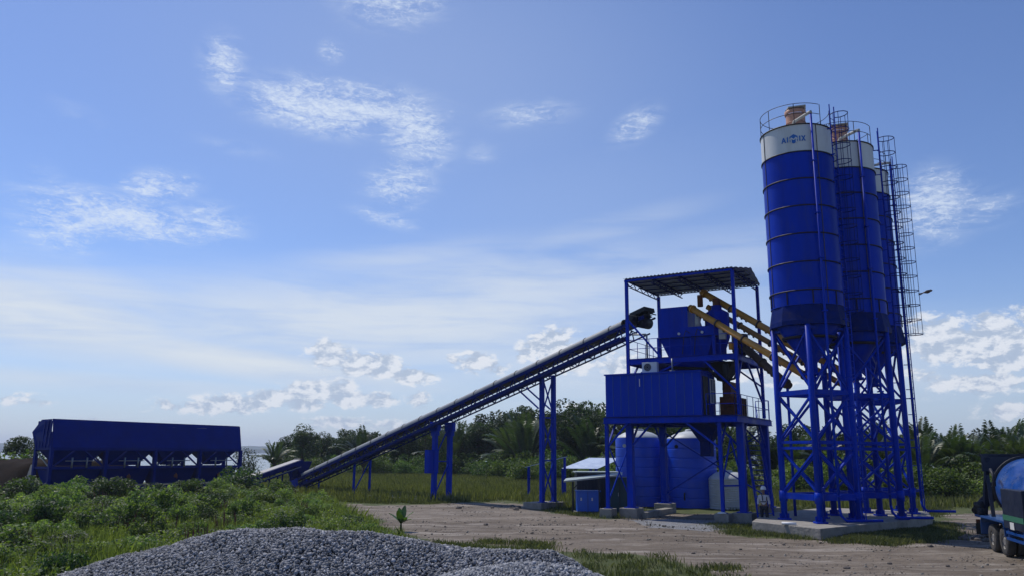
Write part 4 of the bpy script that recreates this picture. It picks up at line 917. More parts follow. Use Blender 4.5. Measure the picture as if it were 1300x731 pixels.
# ------------------------------------------------------------------ tanks, box, shelters
def tank(x, y, r, h, label):
    t = thing('water_tank', (x, y, 0), label, 'water tank', 'tall blue plastic water tanks')
    prof = [(r, 0)]; n = 7
    for k in range(n):
        z0 = h * k / n; z1 = h * (k + 1) / n; prof += [(r, z0 + .035), (r, z0 + .07), (r, z1 - .09), (r, z1 - .05), (r - .02, z1 - .035), (r - .02, z1 - .01), (r, z1)]
    m = MB(); m.lathe(prof, (x, y), 56); m.build('body', M['tank'], t)
    m = MB(); m.lathe([(r - .035, h), (r - .05, h + .05), (r * .62, h + .34), (.36, h + .48)], (x, y), 48); m.build('dome', M['tanktop'], t)
    m = MB(); m.lathe([(.36, h + .46), (.36, h + .56), (.3, h + .6), (0, h + .61)], (x, y), 24); m.build('lid', M['tanktop'], t)
    tv = V(-x, -y).normalized(); a = V(x, y) + tv * (r - .0); rv = V(-tv.y, tv.x)
    m = MB(); c = V(x, y, h * .88) + (tv * .8 + rv * -.6).normalized() * r; m.tube([c, c + tv * .08], .12, 12); m.build('port', M['dark'] if x > 10 else M['tanktop'], t)
    m = MB(); c = V(x, y, .9) + (tv * .94 - rv * .34).normalized() * r * .99; m.tube([c, c + tv * .3 + V(0, 0, 0), c + tv * .45 - V(0, 0, .4)], .05, 8); m.build('outlet_pipe', M['dark'], t)
tank(8.5, 54.6, 1.53, 4.35, 'left blue ribbed water tank, behind the slim tower leg')
tank(11.75, 53.4, 1.56, 4.3, 'right blue ribbed water tank, in front of the white tank side')
def wtank(x, y):
    t = thing('water_tank', (x, y, 0), 'low white ribbed plastic tank beside the blue tanks', 'water tank')
    r = 1.17; prof = [(r, 0)]
    for k in range(14): z0 = 1.85 * k / 14; prof += [(r, z0 + .02), (r, z0 + .1), (r - .03, z0 + .12), (r - .03, z0 + .13)]
    m = MB(); m.lathe(prof, (x, y), 48); m.build('body', M['wtank'], t)
    m = MB(); m.lathe([(r - .03, 1.85), (r - .1, 1.95), (r * .6, 2.2), (.3, 2.25), (.3, 2.34), (0, 2.35)], (x, y), 48); m.build('dome', M['wtank'], t)
wtank(13.6, 51.8)
def genbox():
    t = thing('generator_box', (4.5, 47.2, 0), 'bright blue metal generator box under the low lean-to', 'box')
    m = MB(); m.box((3.75, 46.9, .1), (5.05, 47.9, 1.2)); m.build('casing', M['genblue'], t, bevel=.02)
    m = MB(); m.box((3.7, 46.85, 1.2), (5.1, 47.95, 1.25)); m.build('lid', M['genblue'], t)
    for x in (4.0, 4.62): m = MB(); m.box((x - .06, 46.87, .7), (x + .02, 46.895, .86)); m.build('label_plate', M['plate'], t)
    for x in (4.35,): m = MB(); m.box((x, 46.88, .14), (x + .015, 46.898, 1.16)); m.build('door_gap', M['dark'], t)
    m = MB(); m.box((3.6, 46.7, 0), (5.3, 48.0, .1)); m.build('concrete_plinth', M['concrete'], label='thin concrete plinth under the bright blue box', cat='slab')
genbox()
def sheds():
    t = thing('lean_to', (4.4, 46.6, 0), 'low lean-to with thin dark posts in front of the generator box', 'shelter')
    m = MB(); m.poly([V(2.95, 46.2, 1.78), V(6.15, 45.6, 2.16), V(6.4, 47.3, 2.25), V(3.2, 48.0, 1.87)], (0, 0, .03)); m.build('roof', M['roof'], t)
    m = MB(); m.beam(V(2.95, 46.25, 1.75), V(6.1, 45.65, 2.13), .06); m.build('front_rail', M['steel'], t)
    for x, y, z in ((3.45, 46.25, 1.8), (4.9, 45.95, 2.0), (3.6, 47.8, 1.85), (5.9, 47.3, 2.2)): MB().beam(V(x, y, 0), V(x, y, z - .03), .06).build('post', M['dark'], t)
    MB().beam(V(3.45, 46.25, 1.35), V(3.95, 46.15, 1.8), .05).build('brace', M['dark'], t)
    t = thing('open_shelter', (5.4, 64, 0), 'pale sheet roofed open shelter behind the lean-to', 'shelter')
    m = MB(); m.poly([V(3.95, 64.2, 2.15), V(6.7, 63.6, 2.15), V(9.0, 66.6, 2.95), V(6.4, 67.5, 2.95)], (0, 0, .03)); m.build('roof', M['lroof'], t)
    for x, y, z in ((4.05, 64.3, 2.15), (6.6, 63.8, 2.15), (6.5, 67.3, 2.9), (8.8, 66.5, 2.9)): MB().beam(V(x, y, 0), V(x, y, z), .16).build('post', M['blue'], t)
    t = thing('lean_to', (2.6, 62.2, 0), 'small sloping sheet shelter behind the tall conveyor support', 'shelter')
    m = MB(); m.poly([V(1.05, 62.2, 2.25), V(4.2, 62.8, 3.05), V(4.4, 64.2, 3.05), V(1.2, 63.8, 2.25)], (0, 0, .04)); m.build('roof', M['lroof'], t)
    for x, y, z in ((1.33, 62.3, 2.3), (4.1, 62.9, 3.0), (1.4, 63.7, 2.3), (4.2, 64.1, 3.0)): MB().beam(V(x, y, 0), V(x, y, z), .13).build('post', M['blue'], t)
    t = thing('storage_shed', (5.6, 51.5, 0), 'dark ribbed metal shed behind the generator box', 'shed')
    m = MB(); m.box((4.05, 50.6, 0), (6.55, 52.6, 2.15)); m.build('wall', M['navy'], t)
    m = MB()
    for k in range(13): x = 4.1 + k * .2; m.box((x, 50.56, .02), (x + .08, 50.597, 2.1))
    m.build('ribs', M['navy'], t)
    m = MB(); m.box((3.95, 50.4, 2.15), (6.7, 52.7, 2.22)); m.build('roof', M['roof'], t)
    t = thing('metal_cabinet', (6.2, 47.6, 0), 'dark teal metal cabinet beside the slim tower leg', 'cabinet')
    m = MB(); m.box((5.62, 47.0, .02), (6.75, 47.9, 2.0)); m.build('body', M['green'], t, bevel=.02)
    m = MB(); m.box((6.17, 46.97, .1), (6.19, 46.995, 1.95)); m.build('door_gap', M['dark'], t)
    m = MB(); m.box((6.08, 46.96, .95), (6.12, 46.995, 1.15)); m.build('handle', M['steel'], t)
    m = MB(); m.poly([V(-33.7, 56.8, 0), V(-33.0, 56.2, 0), V(-32.7, 56.4, 2.35), V(-33.2, 56.9, 2.35)], (.08, .1, 0)); m.build('leaning_slab', M['concrete'], label='grey concrete slab leaning at the left end of the batcher', cat='slab')
sheds()
def mound():
    n = 40; v = []; f = []
    for j in range(n + 1):
        for i in range(n + 1):
            u = -2.2 + 20 * i / n; w = -3 + 12 * j / n
            p = BO + UU * (w + 1) + VV * (u + 2.6)
            e = min(1, max(0, (u + 1.2) / 2.5)) * min(1, max(0, (w + 3) / 3)) * min(1, max(0, (9 - w) / 3)) * min(1, max(0, (17.8 - u) / 6))
            z = 2.65 * (3 * e * e - 2 * e ** 3) + .25 * mnoise.fractal(p * .8, 1, 2, 4) * (e > 0.02)
            v.append((p.x, p.y, max(-.1, z - .08)))
    for j in range(n):
        for i in range(n): a = j * (n + 1) + i; f.append((a, a + 1, a + n + 2, a + n + 1))
    m = MB(); m.smooth = True; m.add(v, f); m.build('soil_ramp', M['soil'], label='earth loading ramp with shade in its colour at the far left beside the batcher', cat='ramp')
mound()

# ------------------------------------------------------------------ mixer truck (heading towards the camera and slightly left)
def truck():
    t = thing('mixer_truck', (17.35, 28.9, 0), 'blue concrete mixer truck cut off by the right edge', 'truck')
    O = V(18.1, 29.35); H = V(-.27, -.963).normalized(); S = V(H.y, -H.x)     # H forward, S = side we see (world -x)
    if S.x > 0: S = -S
    def K(h, s, z=0.): return O + H * h + S * s + V(0, 0, z)
    def kb(m, h0, s0, z0, h1, s1, z1): return m.frame(K((h0 + h1) / 2, (s0 + s1) / 2, (z0 + z1) / 2), H, S, (0, 0, 1), abs(h1 - h0) / 2, abs(s1 - s0) / 2, abs(z1 - z0) / 2)
    m = MB(); kb(m, -1.6, .25, .85, 7.0, .45, 1.1); kb(m, -1.6, -.45, .85, 7.0, -.25, 1.1); m.build('chassis', M['navy'], t)
    m = MB(); kb(m, -1.5, -1.2, 1.1, 5.3, 1.2, 1.18); m.build('deck', M['truckblue'], t)
    for h in (0, 1.32, 4.9):
        for s in (1, -1):
            c = K(h, s * .95, .47); w = MB(); ax = S * s
            for off in ((0, .32) if h < 4 else (0,)):
                cc = c - ax * off; prof = [(.25, -.12), (.38, -.135), (.45, -.12), (.475, -.08), (.475, .08), (.45, .12), (.38, .135), (.25, .12)]
                vs = []; nn = 32
                for r, x in prof:
                    for k in range(nn): a = 2 * math.pi * k / nn; vs.append(cc + ax * x + H * r * math.cos(a) + V(0, 0, r * math.sin(a)))
                w.smooth = True; w.add(vs, [(j * nn + k, j * nn + (k + 1) % nn, (j + 1) * nn + (k + 1) % nn, (j + 1) * nn + k) for j in range(7) for k in range(nn)])
            wo = w.build('wheel', M['tread'], t)
            g = MB(); vs = []; prof = [(.27, .115), (.25, .06), (.16, .03), (.13, .10), (.0, .10)]
            for r, x in prof:
                for k in range(24): a = 2 * math.pi * k / 24; vs.append(c + ax * x + H * r * math.cos(a) + V(0, 0, r * math.sin(a)))
            g.add(vs, [(j * 24 + k, j * 24 + (k + 1) % 24, (j + 1) * 24 + (k + 1) % 24, (j + 1) * 24 + k) for j in range(4) for k in range(24)])
            for k in range(8): a = k * .785; g.frame(c + ax * .07 + H * .2 * math.cos(a) + V(0, 0, .2 * math.sin(a)), ax, H, (0, 0, 1), .03, .02, .02)
            g.build('rim', M['rim'], wo)
    for s in (1, -1):
        f = MB()
        pts = [(-.75, .55), (-.72, .95), (-.6, 1.14), (1.95, 1.14), (2.05, .95), (2.08, .7)]
        for (a, b), (c, d) in zip(pts[:-1], pts[1:]): f.frame(K((a + c) / 2, s * .92, (b + d) / 2), V(0, 0, d - b) + H * (c - a), S, (V(0, 0, d - b) + H * (c - a)).cross(S), math.hypot(c - a, d - b) / 2 + .01, .3, .018)
        f.build('mudguard', M['truckblue'], t)
    # drum
    ax = (H * 1 - V(0, 0, .2)).normalized(); c = K(1.9, 0, 2.02); up = (V(0, 0, 1) - ax * ax.z).normalized()
    def ring(x, r, n=40): return [c + ax * x + S * r * math.cos(2 * math.pi * k / n) + up * r * math.sin(2 * math.pi * k / n) for k in range(n)]
    prof = [(-2.7, .45), (-2.6, .55), (-1.7, .9), (-.9, 1.06), (-.2, 1.12), (.9, 1.12), (1.5, 1.02), (2.0, .8), (2.25, .4), (2.3, .05)]
    m = MB(); vs = [p for x, r in prof for p in ring(x, r)]; m.smooth = True; m.add(vs, [(j * 40 + k, j * 40 + (k + 1) % 40, (j + 1) * 40 + (k + 1) % 40, (j + 1) * 40 + k) for j in range(len(prof) - 1) for k in range(40)])
    do = m.build('drum', M['drum'], t)
    m = MB(); pr = [(-1.25, .92), (-1.25, 1.08), (-1.08, 1.12), (-1.08, 1.0)]; vs = [p for x, r in pr for p in ring(x, r)]; m.smooth = True; m.add(vs, [(j * 40 + k, j * 40 + (k + 1) % 40, (j + 1) * 40 + (k + 1) % 40, (j + 1) * 40 + k) for j in range(3) for k in range(40)]); m.build('track_ring', M['dark'], do)
    # rear frame and hopper
    m = MB()
    for s in (-.9, .9):
        m.beam(K(-1.3, s, 1.15), K(-.75, s * .85, 3.25), .14); m.beam(K(-.2, s, 1.15), K(-.8, s * .9, 2.6), .12)
    m.beam(K(-.8, -.95, 2.3), K(-.8, .95, 2.3), .12); m.build('rear_frame', M['navy'], t)
    m = MB(); m.add([K(-1.9, .75, 3.35), K(-.7, .75, 3.35), K(-.7, -.75, 3.35), K(-1.9, -.75, 3.35), K(-1.5, .4, 2.55), K(-.9, .4, 2.55), K(-.9, -.4, 2.55), K(-1.5, -.4, 2.55)], [(0, 1, 5, 4), (1, 2, 6, 5), (2, 3, 7, 6), (3, 0, 4, 7)]); kb(m, -.85, -.95, 2.75, -.72, .95, 3.38); m.build('feed_hopper', M['navy'], t)
    m = MB(); m.tube([K(-1.5, .3, 2.1), K(-1.75, .75, 1.6), K(-1.5, 1.15, 1.25)], [.22, .2, .17], 12); m.build('chute', M['dark'], t)
    m = MB(); m.tube([K(-1.3, .85, 1.55), K(-1.3, 1.2, 1.45)], .16, 12); m.tube([K(-1.0, 1.0, 1.3), K(-1.0, 1.2, 1.3)], .14, 12); m.build('chute_roller', M['dark'], t)
    m = MB(); kb(m, -1.62, .55, .7, -1.55, 1.15, .98); m.build('tail_light', M['rust'], t)
    m = MB(); kb(m, -1.5, .7, .45, -1.44, 1.2, .85); m.build('mud_flap', M['rubber'], t)
    # side tank panel, stripe and plate
    m = MB(); kb(m, 2.2, .75, 1.0, 4.3, 1.25, 2.25); so = m.build('side_tank', M['navy'], t, bevel=.03)
    m = MB(); kb(m, 2.21, 1.252, 1.25, 4.29, 1.262, 1.42); m.build('stripe', M['stripe'], so)
    m = MB(); kb(m, 2.95, 1.264, 1.0, 3.35, 1.275, 1.22); m.build('plate', M['plate'], so)
    m = MB(); m.tube([K(1.2, 1.2, 2.75), K(1.5, 1.28, 2.85), K(1.8, 1.3, 2.7), K(1.85, 1.3, 2.3)], .05, 8); m.build('water_hose', M['dark'], t)
    m = MB(); kb(m, 2.25, 1.1, .62, 4.1, 1.22, .7); kb(m, 2.25, 1.1, .82, 4.1, 1.22, .9); kb(m, 2.4, 1.12, .62, 2.46, 1.2, 1.0); kb(m, 3.9, 1.12, .62, 3.96, 1.2, 1.0); m.build('side_guard', M['drum'], t)
    # cab (mostly out of the picture)
    m = MB(); pr = [(5.0, .75), (7.2, .75), (7.25, 1.8), (7.0, 2.95), (5.0, 2.95)]; m.poly([K(h, -1.2, z) for h, z in pr], S * 2.4); co = m.build('cab', M['truckblue'], t, bevel=.05)
    m = MB(); m.poly([K(5.6, 1.205, 1.85), K(6.9, 1.205, 1.85), K(6.75, 1.205, 2.7), K(5.6, 1.205, 2.7)], S * .01); m.build('side_window', M['glass'], co)
    m = MB(); m.poly([K(7.262, -1.05, 1.85), K(7.262, 1.05, 1.85), K(7.06, 1.05, 2.8), K(7.06, -1.05, 2.8)], H * .01); m.build('windscreen', M['glass'], co)
    for s in (-.85, .85): m = MB(); kb(m, 7.2, s - .18, .95, 7.26, s + .18, 1.15); m.build('headlight', M['plate'], co)
truck()

# ------------------------------------------------------------------ person beside the stair
def person():
    x, y = 11.88, 38.95; t = thing('person', (x, y, 0), 'worker in white helmet and white shirt with dark trousers beside the staircase', 'person')
    def skin(name, pts, edges, rad, mt, sub=2):
        me = bpy.data.meshes.new(name); me.from_pydata(pts, edges, []); o = bpy.data.objects.new(name, me); col.objects.link(o)
        sm = o.modifiers.new('s', 'SKIN'); sv_ = me.skin_vertices[0].data
        for i, r in enumerate(rad): sv_[i].radius = r if isinstance(r, tuple) else (r, r)
        sv_[0].use_root = True
        s2 = o.modifiers.new('d', 'SUBSURF'); s2.levels = sub; s2.render_levels = sub
        dg = bpy.context.evaluated_depsgraph_get(); me2 = bpy.data.meshes.new_from_object(o.evaluated_get(dg)); bpy.data.objects.remove(o)
        me2.name = name; me2.polygons.foreach_set('use_smooth', [True] * len(me2.polygons)); me2.materials.clear()
        p = wrap(me2, name, mt, t); p.rotation_euler.z = R(-25); return p
    # body: pelvis, chest, neck, head, arms, legs (standing, one arm reaching to the rail)
    P = [(0, 0, .93), (0, 0, 1.12), (0, 0, 1.36), (0, 0, 1.47), (0, -.01, 1.53), (0, -.02, 1.63), (0, -.01, 1.72), (.19, 0, 1.40), (.25, -.02, 1.13), (.27, -.16, .93), (.27, -.22, .86), (-.19, 0, 1.40), (-.26, .02, 1.12), (-.25, -.1, .88), (-.25, -.13, .8),
         (.10, 0, .88), (.12, -.03, .48), (.12, .02, .09), (.12, -.15, .04), (-.10, 0, .88), (-.12, .02, .48), (-.13, .05, .09), (-.14, -.12, .04)]
    E = [(0, 1), (1, 2), (2, 3), (3, 4), (4, 5), (5, 6), (2, 7), (7, 8), (8, 9), (9, 10), (2, 11), (11, 12), (12, 13), (13, 14), (0, 15), (15, 16), (16, 17), (17, 18), (0, 19), (19, 20), (20, 21), (21, 22)]
    r = [(.15, .11), (.14, .10), (.17, .11), .06, .055, (.08, .1), (.06, .08), .06, .045, .035, .03, .06, .045, .035, .03, .09, .06, .045, .035, .09, .06, .045, .035]
    skin('body', P, E, r, M['skin'])
    skin('shirt', [(0, 0, .95), (0, 0, 1.14), (0, 0, 1.36), (0, 0, 1.45), (.19, 0, 1.40), (.25, -.02, 1.14), (.262, -.1, 1.02), (-.19, 0, 1.40), (-.26, .02, 1.13), (-.255, -.05, 1.0)], [(0, 1), (1, 2), (2, 3), (2, 4), (4, 5), (5, 6), (2, 7), (7, 8), (8, 9)],
         [(.165, .125), (.155, .115), (.185, .125), .075, .072, .058, .05, .072, .058, .05], M['shirt'])
    skin('trousers', [(0, 0, .96), (.10, 0, .88), (.12, -.03, .48), (.12, .02, .1), (-.10, 0, .88), (-.12, .02, .48), (-.13, .05, .1)], [(0, 1), (1, 2), (2, 3), (0, 4), (4, 5), (5, 6)], [(.165, .125), .105, .078, .062, .105, .078, .062], M['trouser'])
    o = V(x, y)
    m = MB(); m.lathe([(.145, 1.70), (.125, 1.71), (.125, 1.75), (.11, 1.81), (.07, 1.85), (0, 1.865)], (x, y - .015), 20); m.build('helmet', M['helmet'], t)
    m = MB()
    for s in (-1, 1):
        m.tube([o + V(s * .09, -.13, 1.2), o + V(s * .1, -.135, 1.36), o + V(s * .09, -.03, 1.46), o + V(s * .09, .11, 1.36), o + V(s * .08, .125, 1.15)], .022, 6)
    m.tube([o + V(.15 * math.cos(a), .125 * math.sin(a), 1.15) for a in np.linspace(0, 6.283, 17)], .022, 6); m.build('harness', M['trouser'], t)
    m = MB()
    for s in (-1, 1): m.frame(o + V(s * .125, -.05 + .03 * (s < 0), .045), (1, 0, 0), (0, 1, 0), (0, 0, 1), .05, .135, .045)
    m.build('boots', M['dark'], t, bevel=.02)
person()

# ------------------------------------------------------------------ bird
def bird():
    c = V(20.05, 38.0, 11.05); t = thing('bird', tuple(c), 'brown bird gliding in the sky right of the silos', 'bird')
    d = V(.93, .1, .28).normalized(); n = V(0, 1, 0)
    m = MB(); m.smooth = True; m.tube([c - d * .2, c - d * .14, c - d * .02, c + d * .09, c + d * .17, c + d * .22, c + d * .28], [.015, .045, .085, .075, .045, .05, .01], 12); m.build('body', M['plum'], t)
    def wing(s):
        w = MB(); r = [c + d * .07, c - d * .08]; root = [c + d * .08 + n * s * .02, c - d * .06 + n * s * .02]
        mid = [c + d * .08 + n * s * .22 + V(-.0, 0, .05), c - d * .08 + n * s * .22 + V(0, 0, .04)]; tip = [c - d * .16 + n * s * .42 + V(-.05, 0, -.03), c - d * .24 + n * s * .40 + V(-.06, 0, -.05)]
        P = root + mid + tip; w.add(P + [p + V(0, 0, .012) for p in P], [(0, 1, 3, 2), (2, 3, 5, 4), (6, 8, 9, 7), (8, 10, 11, 9), (0, 2, 8, 6), (2, 4, 10, 8), (4, 5, 11, 10), (5, 3, 9, 11), (3, 1, 7, 9)]); w.build('wing', M['plum'], t)
    wing(1); wing(-1)
    m = MB(); m.poly([c - d * .12 + n * .02, c - d * .12 - n * .02, c - d * .46 - n * .09 - V(0, 0, .07), c - d * .46 + n * .09 + V(0, 0, .03)], (0, 0, .02)); m.build('tail', M['plumpale'], t)
bird()

# ------------------------------------------------------------------ gravel heaps
def heap(name, hf, x0, x1, y0, y1, n, mt, label, seed, smin=.007, smax=.023):
    rng = np.random.default_rng(seed); t = thing(name, ((x0 + x1) / 2, (y0 + y1) / 2, 0), label, 'gravel heap'); o0 = ORIG[t.name]
    nx, ny = 120, 90; xs = np.linspace(x0, x1, nx); ys = np.linspace(y0, y1, ny); X, Y = np.meshgrid(xs, ys); Z = hf(X, Y)
    m = MB(); m.smooth = True; idx = np.arange(nx * ny).reshape(ny, nx)
    m.add(np.stack([X, Y, Z - .012], -1).reshape(-1, 3).tolist(), np.stack([idx[:-1, :-1], idx[:-1, 1:], idx[1:, 1:], idx[1:, :-1]], -1).reshape(-1, 4).tolist()); m.build('heap_core', mt, t)
    px = rng.uniform(x0, x1, n); py = rng.uniform(y0, y1, n); pz = hf(px, py)
    k = pz > .05; k &= rng.random(n) < np.where(py > y0 + (y1 - y0) * .8, .6, 1); px, py, pz = px[k], py[k], pz[k]; n = len(px)
    s = smin * (smax / smin) ** rng.random(n) 
    cube = np.array([(i, j, l) for i in (-1, 1) for j in (-1, 1) for l in (-1, 1)], float)
    P = cube[None] * (s[:, None] * rng.uniform(.65, 1.25, (n, 3)))[:, None, :] * rng.uniform(.55, 1.1, (n, 8, 1))
    q = rng.normal(size=(n, 4)); q /= np.linalg.norm(q, axis=1)[:, None]; w, a, b, c = q.T
    Rm = np.stack([1 - 2 * (b * b + c * c), 2 * (a * b - c * w), 2 * (a * c + b * w), 2 * (a * b + c * w), 1 - 2 * (a * a + c * c), 2 * (b * c - a * w), 2 * (a * c - b * w), 2 * (b * c + a * w), 1 - 2 * (a * a + b * b)], -1).reshape(n, 3, 3)
    P = np.einsum('nij,nkj->nki', Rm, P) + np.stack([px - o0.x, py - o0.y, pz + s * .2], -1)[:, None, :]
    quad = np.array([(0, 1, 3, 2), (4, 6, 7, 5), (0, 4, 5, 1), (2, 3, 7, 6), (0, 2, 6, 4), (1, 5, 7, 3)])
    F = (np.arange(n)[:, None, None] * 8 + quad[None]).reshape(-1)
    me = bpy.data.meshes.new('stones'); me.vertices.add(n * 8); me.vertices.foreach_set('co', P.reshape(-1).astype(np.float32))
    me.loops.add(n * 24); me.loops.foreach_set('vertex_index', F.astype(np.int32)); me.polygons.add(n * 6); me.polygons.foreach_set('loop_start', np.arange(0, n * 24, 4, dtype=np.int32))
    at = me.attributes.new('tone', 'FLOAT', 'FACE'); at.data.foreach_set('value', np.repeat(np.clip(rng.beta(1.6, 3.2, n), 0, 1), 6).astype(np.float32)); me.update(calc_edges=True)
    wrap(me, 'stones', mt, t, kind='stuff')
def nz2(X, Y, f, seed=0):
    return (np.sin(X * f * 1.3 + seed) * np.cos(Y * f * 1.7 + seed * 2) + .5 * np.sin(X * f * 2.9 + 1.3 + seed) * np.sin(Y * f * 3.3 + seed) + .25 * np.sin(X * f * 7.1 + Y * f * 5 + seed))
CRX = [-12, -8.2, -6.9, -6.19, -5.67, -5.03, -4.38, -3.73, -2.96, -2.19, -1.41, -.97, -.09, .57, .88, 1.22, 1.8, 3.2]; CRZ = [.0, .85, 1.38, 1.6, 1.79, 1.96, 2.12, 2.22, 2.27, 2.23, 2.13, 2.05, 1.98, 1.92, 1.82, 1.6, 1.2, .2]
def h1(X, Y):
    c = np.interp(X, CRX, CRZ); yc = 11.7 + .25 * np.sin(X * .7)
    front = np.maximum(yc - Y, 0); back = np.maximum(Y - yc, 0)
    return c - np.sqrt(front ** 2 * .42 + .05) * .9 - np.where(back > 0, np.sqrt((back * .62) ** 2 + .05) - .22, 0) + .2 + .022 * nz2(X, Y, 2.2)
def h2(X, Y):
    d = np.sqrt(((X - .15) / 2.5) ** 2 + ((Y - 9.6) / 1.6) ** 2); d = d + np.maximum(0, d - .6) * 1.5; return 2.07 - np.sqrt(d ** 2 * .75 + .05) + .22 + .015 * nz2(X, Y, 3, 2)
heap('gravel_heap', h1, -11, 3.0, 7.6, 14.2, 230000, M['stone'], 'wide grey crushed stone heap across the foreground', 3)
heap('gravel_heap', h2, -3.6, 4.0, 7.2, 12.2, 105000, M['stone_light'], 'smaller paler stone heap low in front of the wide one', 4)

# ------------------------------------------------------------------ vegetation
def leafcards(pts, size, rng, up=.35, aspect=.5, droop=0.):
    n = len(pts); nrm = rng.normal(size=(n, 3)); nrm[:, 2] = np.abs(nrm[:, 2]) + up; nrm /= np.linalg.norm(nrm, axis=1)[:, None]
    r = rng.normal(size=(n, 3)); a = np.cross(nrm, r); a /= np.linalg.norm(a, axis=1)[:, None]; b = np.cross(nrm, a)
    s = size * rng.uniform(.6, 1.3, n); a *= (s / 2)[:, None]; b *= (s / 2 * aspect)[:, None]
    return np.stack([pts - a, pts + b * 1.0 - a * .1, pts + a, pts - b - a * .1], 1)
def clump_points(rng, R_, n, centers, rad, flat=.8):
    k = rng.integers(0, len(centers), n); d = rng.normal(size=(n, 3)); d /= np.linalg.norm(d, axis=1)[:, None]
    rr = rad[k] * (1 - .45 * rng.random(n) ** 1.6); p = centers[k] + d * rr[:, None] * np.array([1, 1, flat]); return p, d[:, 2], k
def make_tree(seed, h, cr, leaf, n, mt='leaf_dark'):
    rng = np.random.default_rng(seed); t = thing('tree', (0, 0, 0), 'x', 'tree'); 
    nc = 16; th = rng.uniform(0, 6.28, nc); rr = cr * np.sqrt(rng.random(nc)) * .75; zz = h * rng.uniform(.38, .86, nc)
    cen = np.stack([rr * np.cos(th), rr * np.sin(th), zz], -1); cen[0] = (0, 0, h * .85); rad = cr * rng.uniform(.28, .5, nc)
    p, dz, k = clump_points(rng, cr, n, cen, rad); p = p[p[:, 2] > h * .12]
    tone = np.clip(rng.beta(1.4, 3, len(p)) + rng.normal(0, .1, nc)[k[:len(p)]], 0, 1)
    wrap(quads_mesh('crown', leafcards(p, leaf, rng), tone), 'crown', M[mt], t)
    m = MB(); m.tube([V(0, 0, -.2), V(.1, .05, h * .25), V(-.05, .1, h * .5), V(.05, 0, h * .75)], [h * .022, h * .018, h * .013, h * .006], 8)
    for i in range(0, nc, 2):
        c = Vector(cen[i]); b0 = V(0, .05, h * rng.uniform(.2, .45)); m.tube([b0, b0.lerp(c, .5) + V(0, 0, -.2), c], [h * .01, h * .007, h * .003], 6)
    m.build('trunk', M['bark'], t); return t
def make_palm(seed, h, nf, L):
    rng = np.random.default_rng(seed); t = thing('palm', (0, 0, 0), 'x', 'palm'); Q_ = []; tn = []; m = MB()
    m.tube([V(0, 0, -.2), V(0, 0, h * .5 + .01), V(0.05, 0, h + .02)], [.22, .17, .14], 8)
    for f in range(nf):
        az = f * 2.4 + rng.uniform(-.3, .3); el = rng.uniform(.75, 1.45); l = L * rng.uniform(.75, 1.1); pos = np.array([0, 0, h]); d = np.array([math.cos(az) * math.cos(el), math.sin(az) * math.cos(el), math.sin(el)]); path = [pos]
        ns = 26; side = np.array([-math.sin(az), math.cos(az), 0]); tf = rng.beta(1.5, 2.5)
        for i in range(ns):
            d = d + np.array([0, 0, -1]) * .075 * (i / ns) * 1.4; d /= np.linalg.norm(d); pos = pos + d * l / ns; path.append(pos)
            if i > 4:
                ll = .85 * math.sin(math.pi * (i - 3) / (ns - 2.5)) ** .6 * (L / 5) + .15
                for s in (-1, 1):
                    for sub in (0, .5):
                        b = pos - d * l / ns * sub; tip = b + side * s * ll * .75 + d * ll * .6 + np.array([0, 0, -.25 * ll + rng.normal(0, .06)]); w = d * .085; mid = (b + tip) / 2 + np.array([0, 0, .06])
                        Q_.append([b - w, mid - w * .9, tip, mid + w * .9]); tn.append(tf + rng.normal(0, .08))
        m.tube([Vector(p) for p in path[::3]], [.05 - .045 * i / 9 for i in range(len(path[::3]))], 5)
    wrap(quads_mesh('crown', np.array(Q_), np.clip(np.array(tn), 0, 1)), 'fronds', M['palm'], t); m.build('trunk', M['bark'], t); return t
def make_bush(seed, r, h, leaf, n, mt, nc=9, name='shrub', stems=True):
    rng = np.random.default_rng(seed); t = thing(name, (0, 0, 0), 'x', 'shrub')
    th = rng.uniform(0, 6.28, nc); rr = r * np.sqrt(rng.random(nc)) * .7; cen = np.stack([rr * np.cos(th), rr * np.sin(th), h * rng.uniform(.2, .72, nc)], -1); rad = r * rng.uniform(.32, .52, nc)
    p, dz, k = clump_points(rng, r, n, cen, rad, .85 * h / r * .8 if h < r else 1); p[:, 2] = np.abs(p[:, 2])
    tone = np.clip(rng.beta(1.4, 2.6, len(p)) + rng.normal(0, .12, nc)[k], 0, 1)
    wrap(quads_mesh('foliage', leafcards(p, leaf, rng, .5, .55), tone), 'foliage', M[mt], t)
    m = MB()
    for i in range(nc): m.tube([V(0, 0, -.1), Vector(cen[i]) * .6 + V(0, 0, -.1 * h), Vector(cen[i])], [.03 * r, .02 * r, .008 * r], 5)
    m.build('stems', M['bark'], t); return t
used = set()
def put(proto, x, y, rz, sc, label, cat, group, zs=None):
    if proto.name not in used: used.add(proto.name); o = proto
    else: o = copy_tree(proto)
    z = gz(x, y) if abs(x) < 150 and y < 250 else 0
    o.location = (x, y, z - .03); o.rotation_euler.z = rz; o.scale = (sc, sc, zs or sc); o['label'] = label; o['category'] = cat; o['group'] = group
    return o
rnd = random.Random(11)
trees = [make_tree(20 + i, 8.0, 3.0, .34, 4200) for i in range(5)]
palms = [make_palm(40 + i, [.3, 1.2, 2.6][i], 24, [6.2, 5.6, 5.0][i]) for i in range(3)]
vines = [make_bush(60 + i, 3.0, 3.0, .27, 3400, 'leaf_vine', 12) for i in range(4)]
EX = [-36, -22, -6, 5, 16, 31, 46, 70]; EY = [122, 122, 112, 98, 78, 63, 58, 60]      # edge of the wood
def edge(x): return float(np.interp(x, EX, EY))
TG = 'broadleaf trees of the wood behind the plant'; PG = 'palms growing in the wood behind the plant'; VG = 'vine covered shrubs along the edge of the wood'
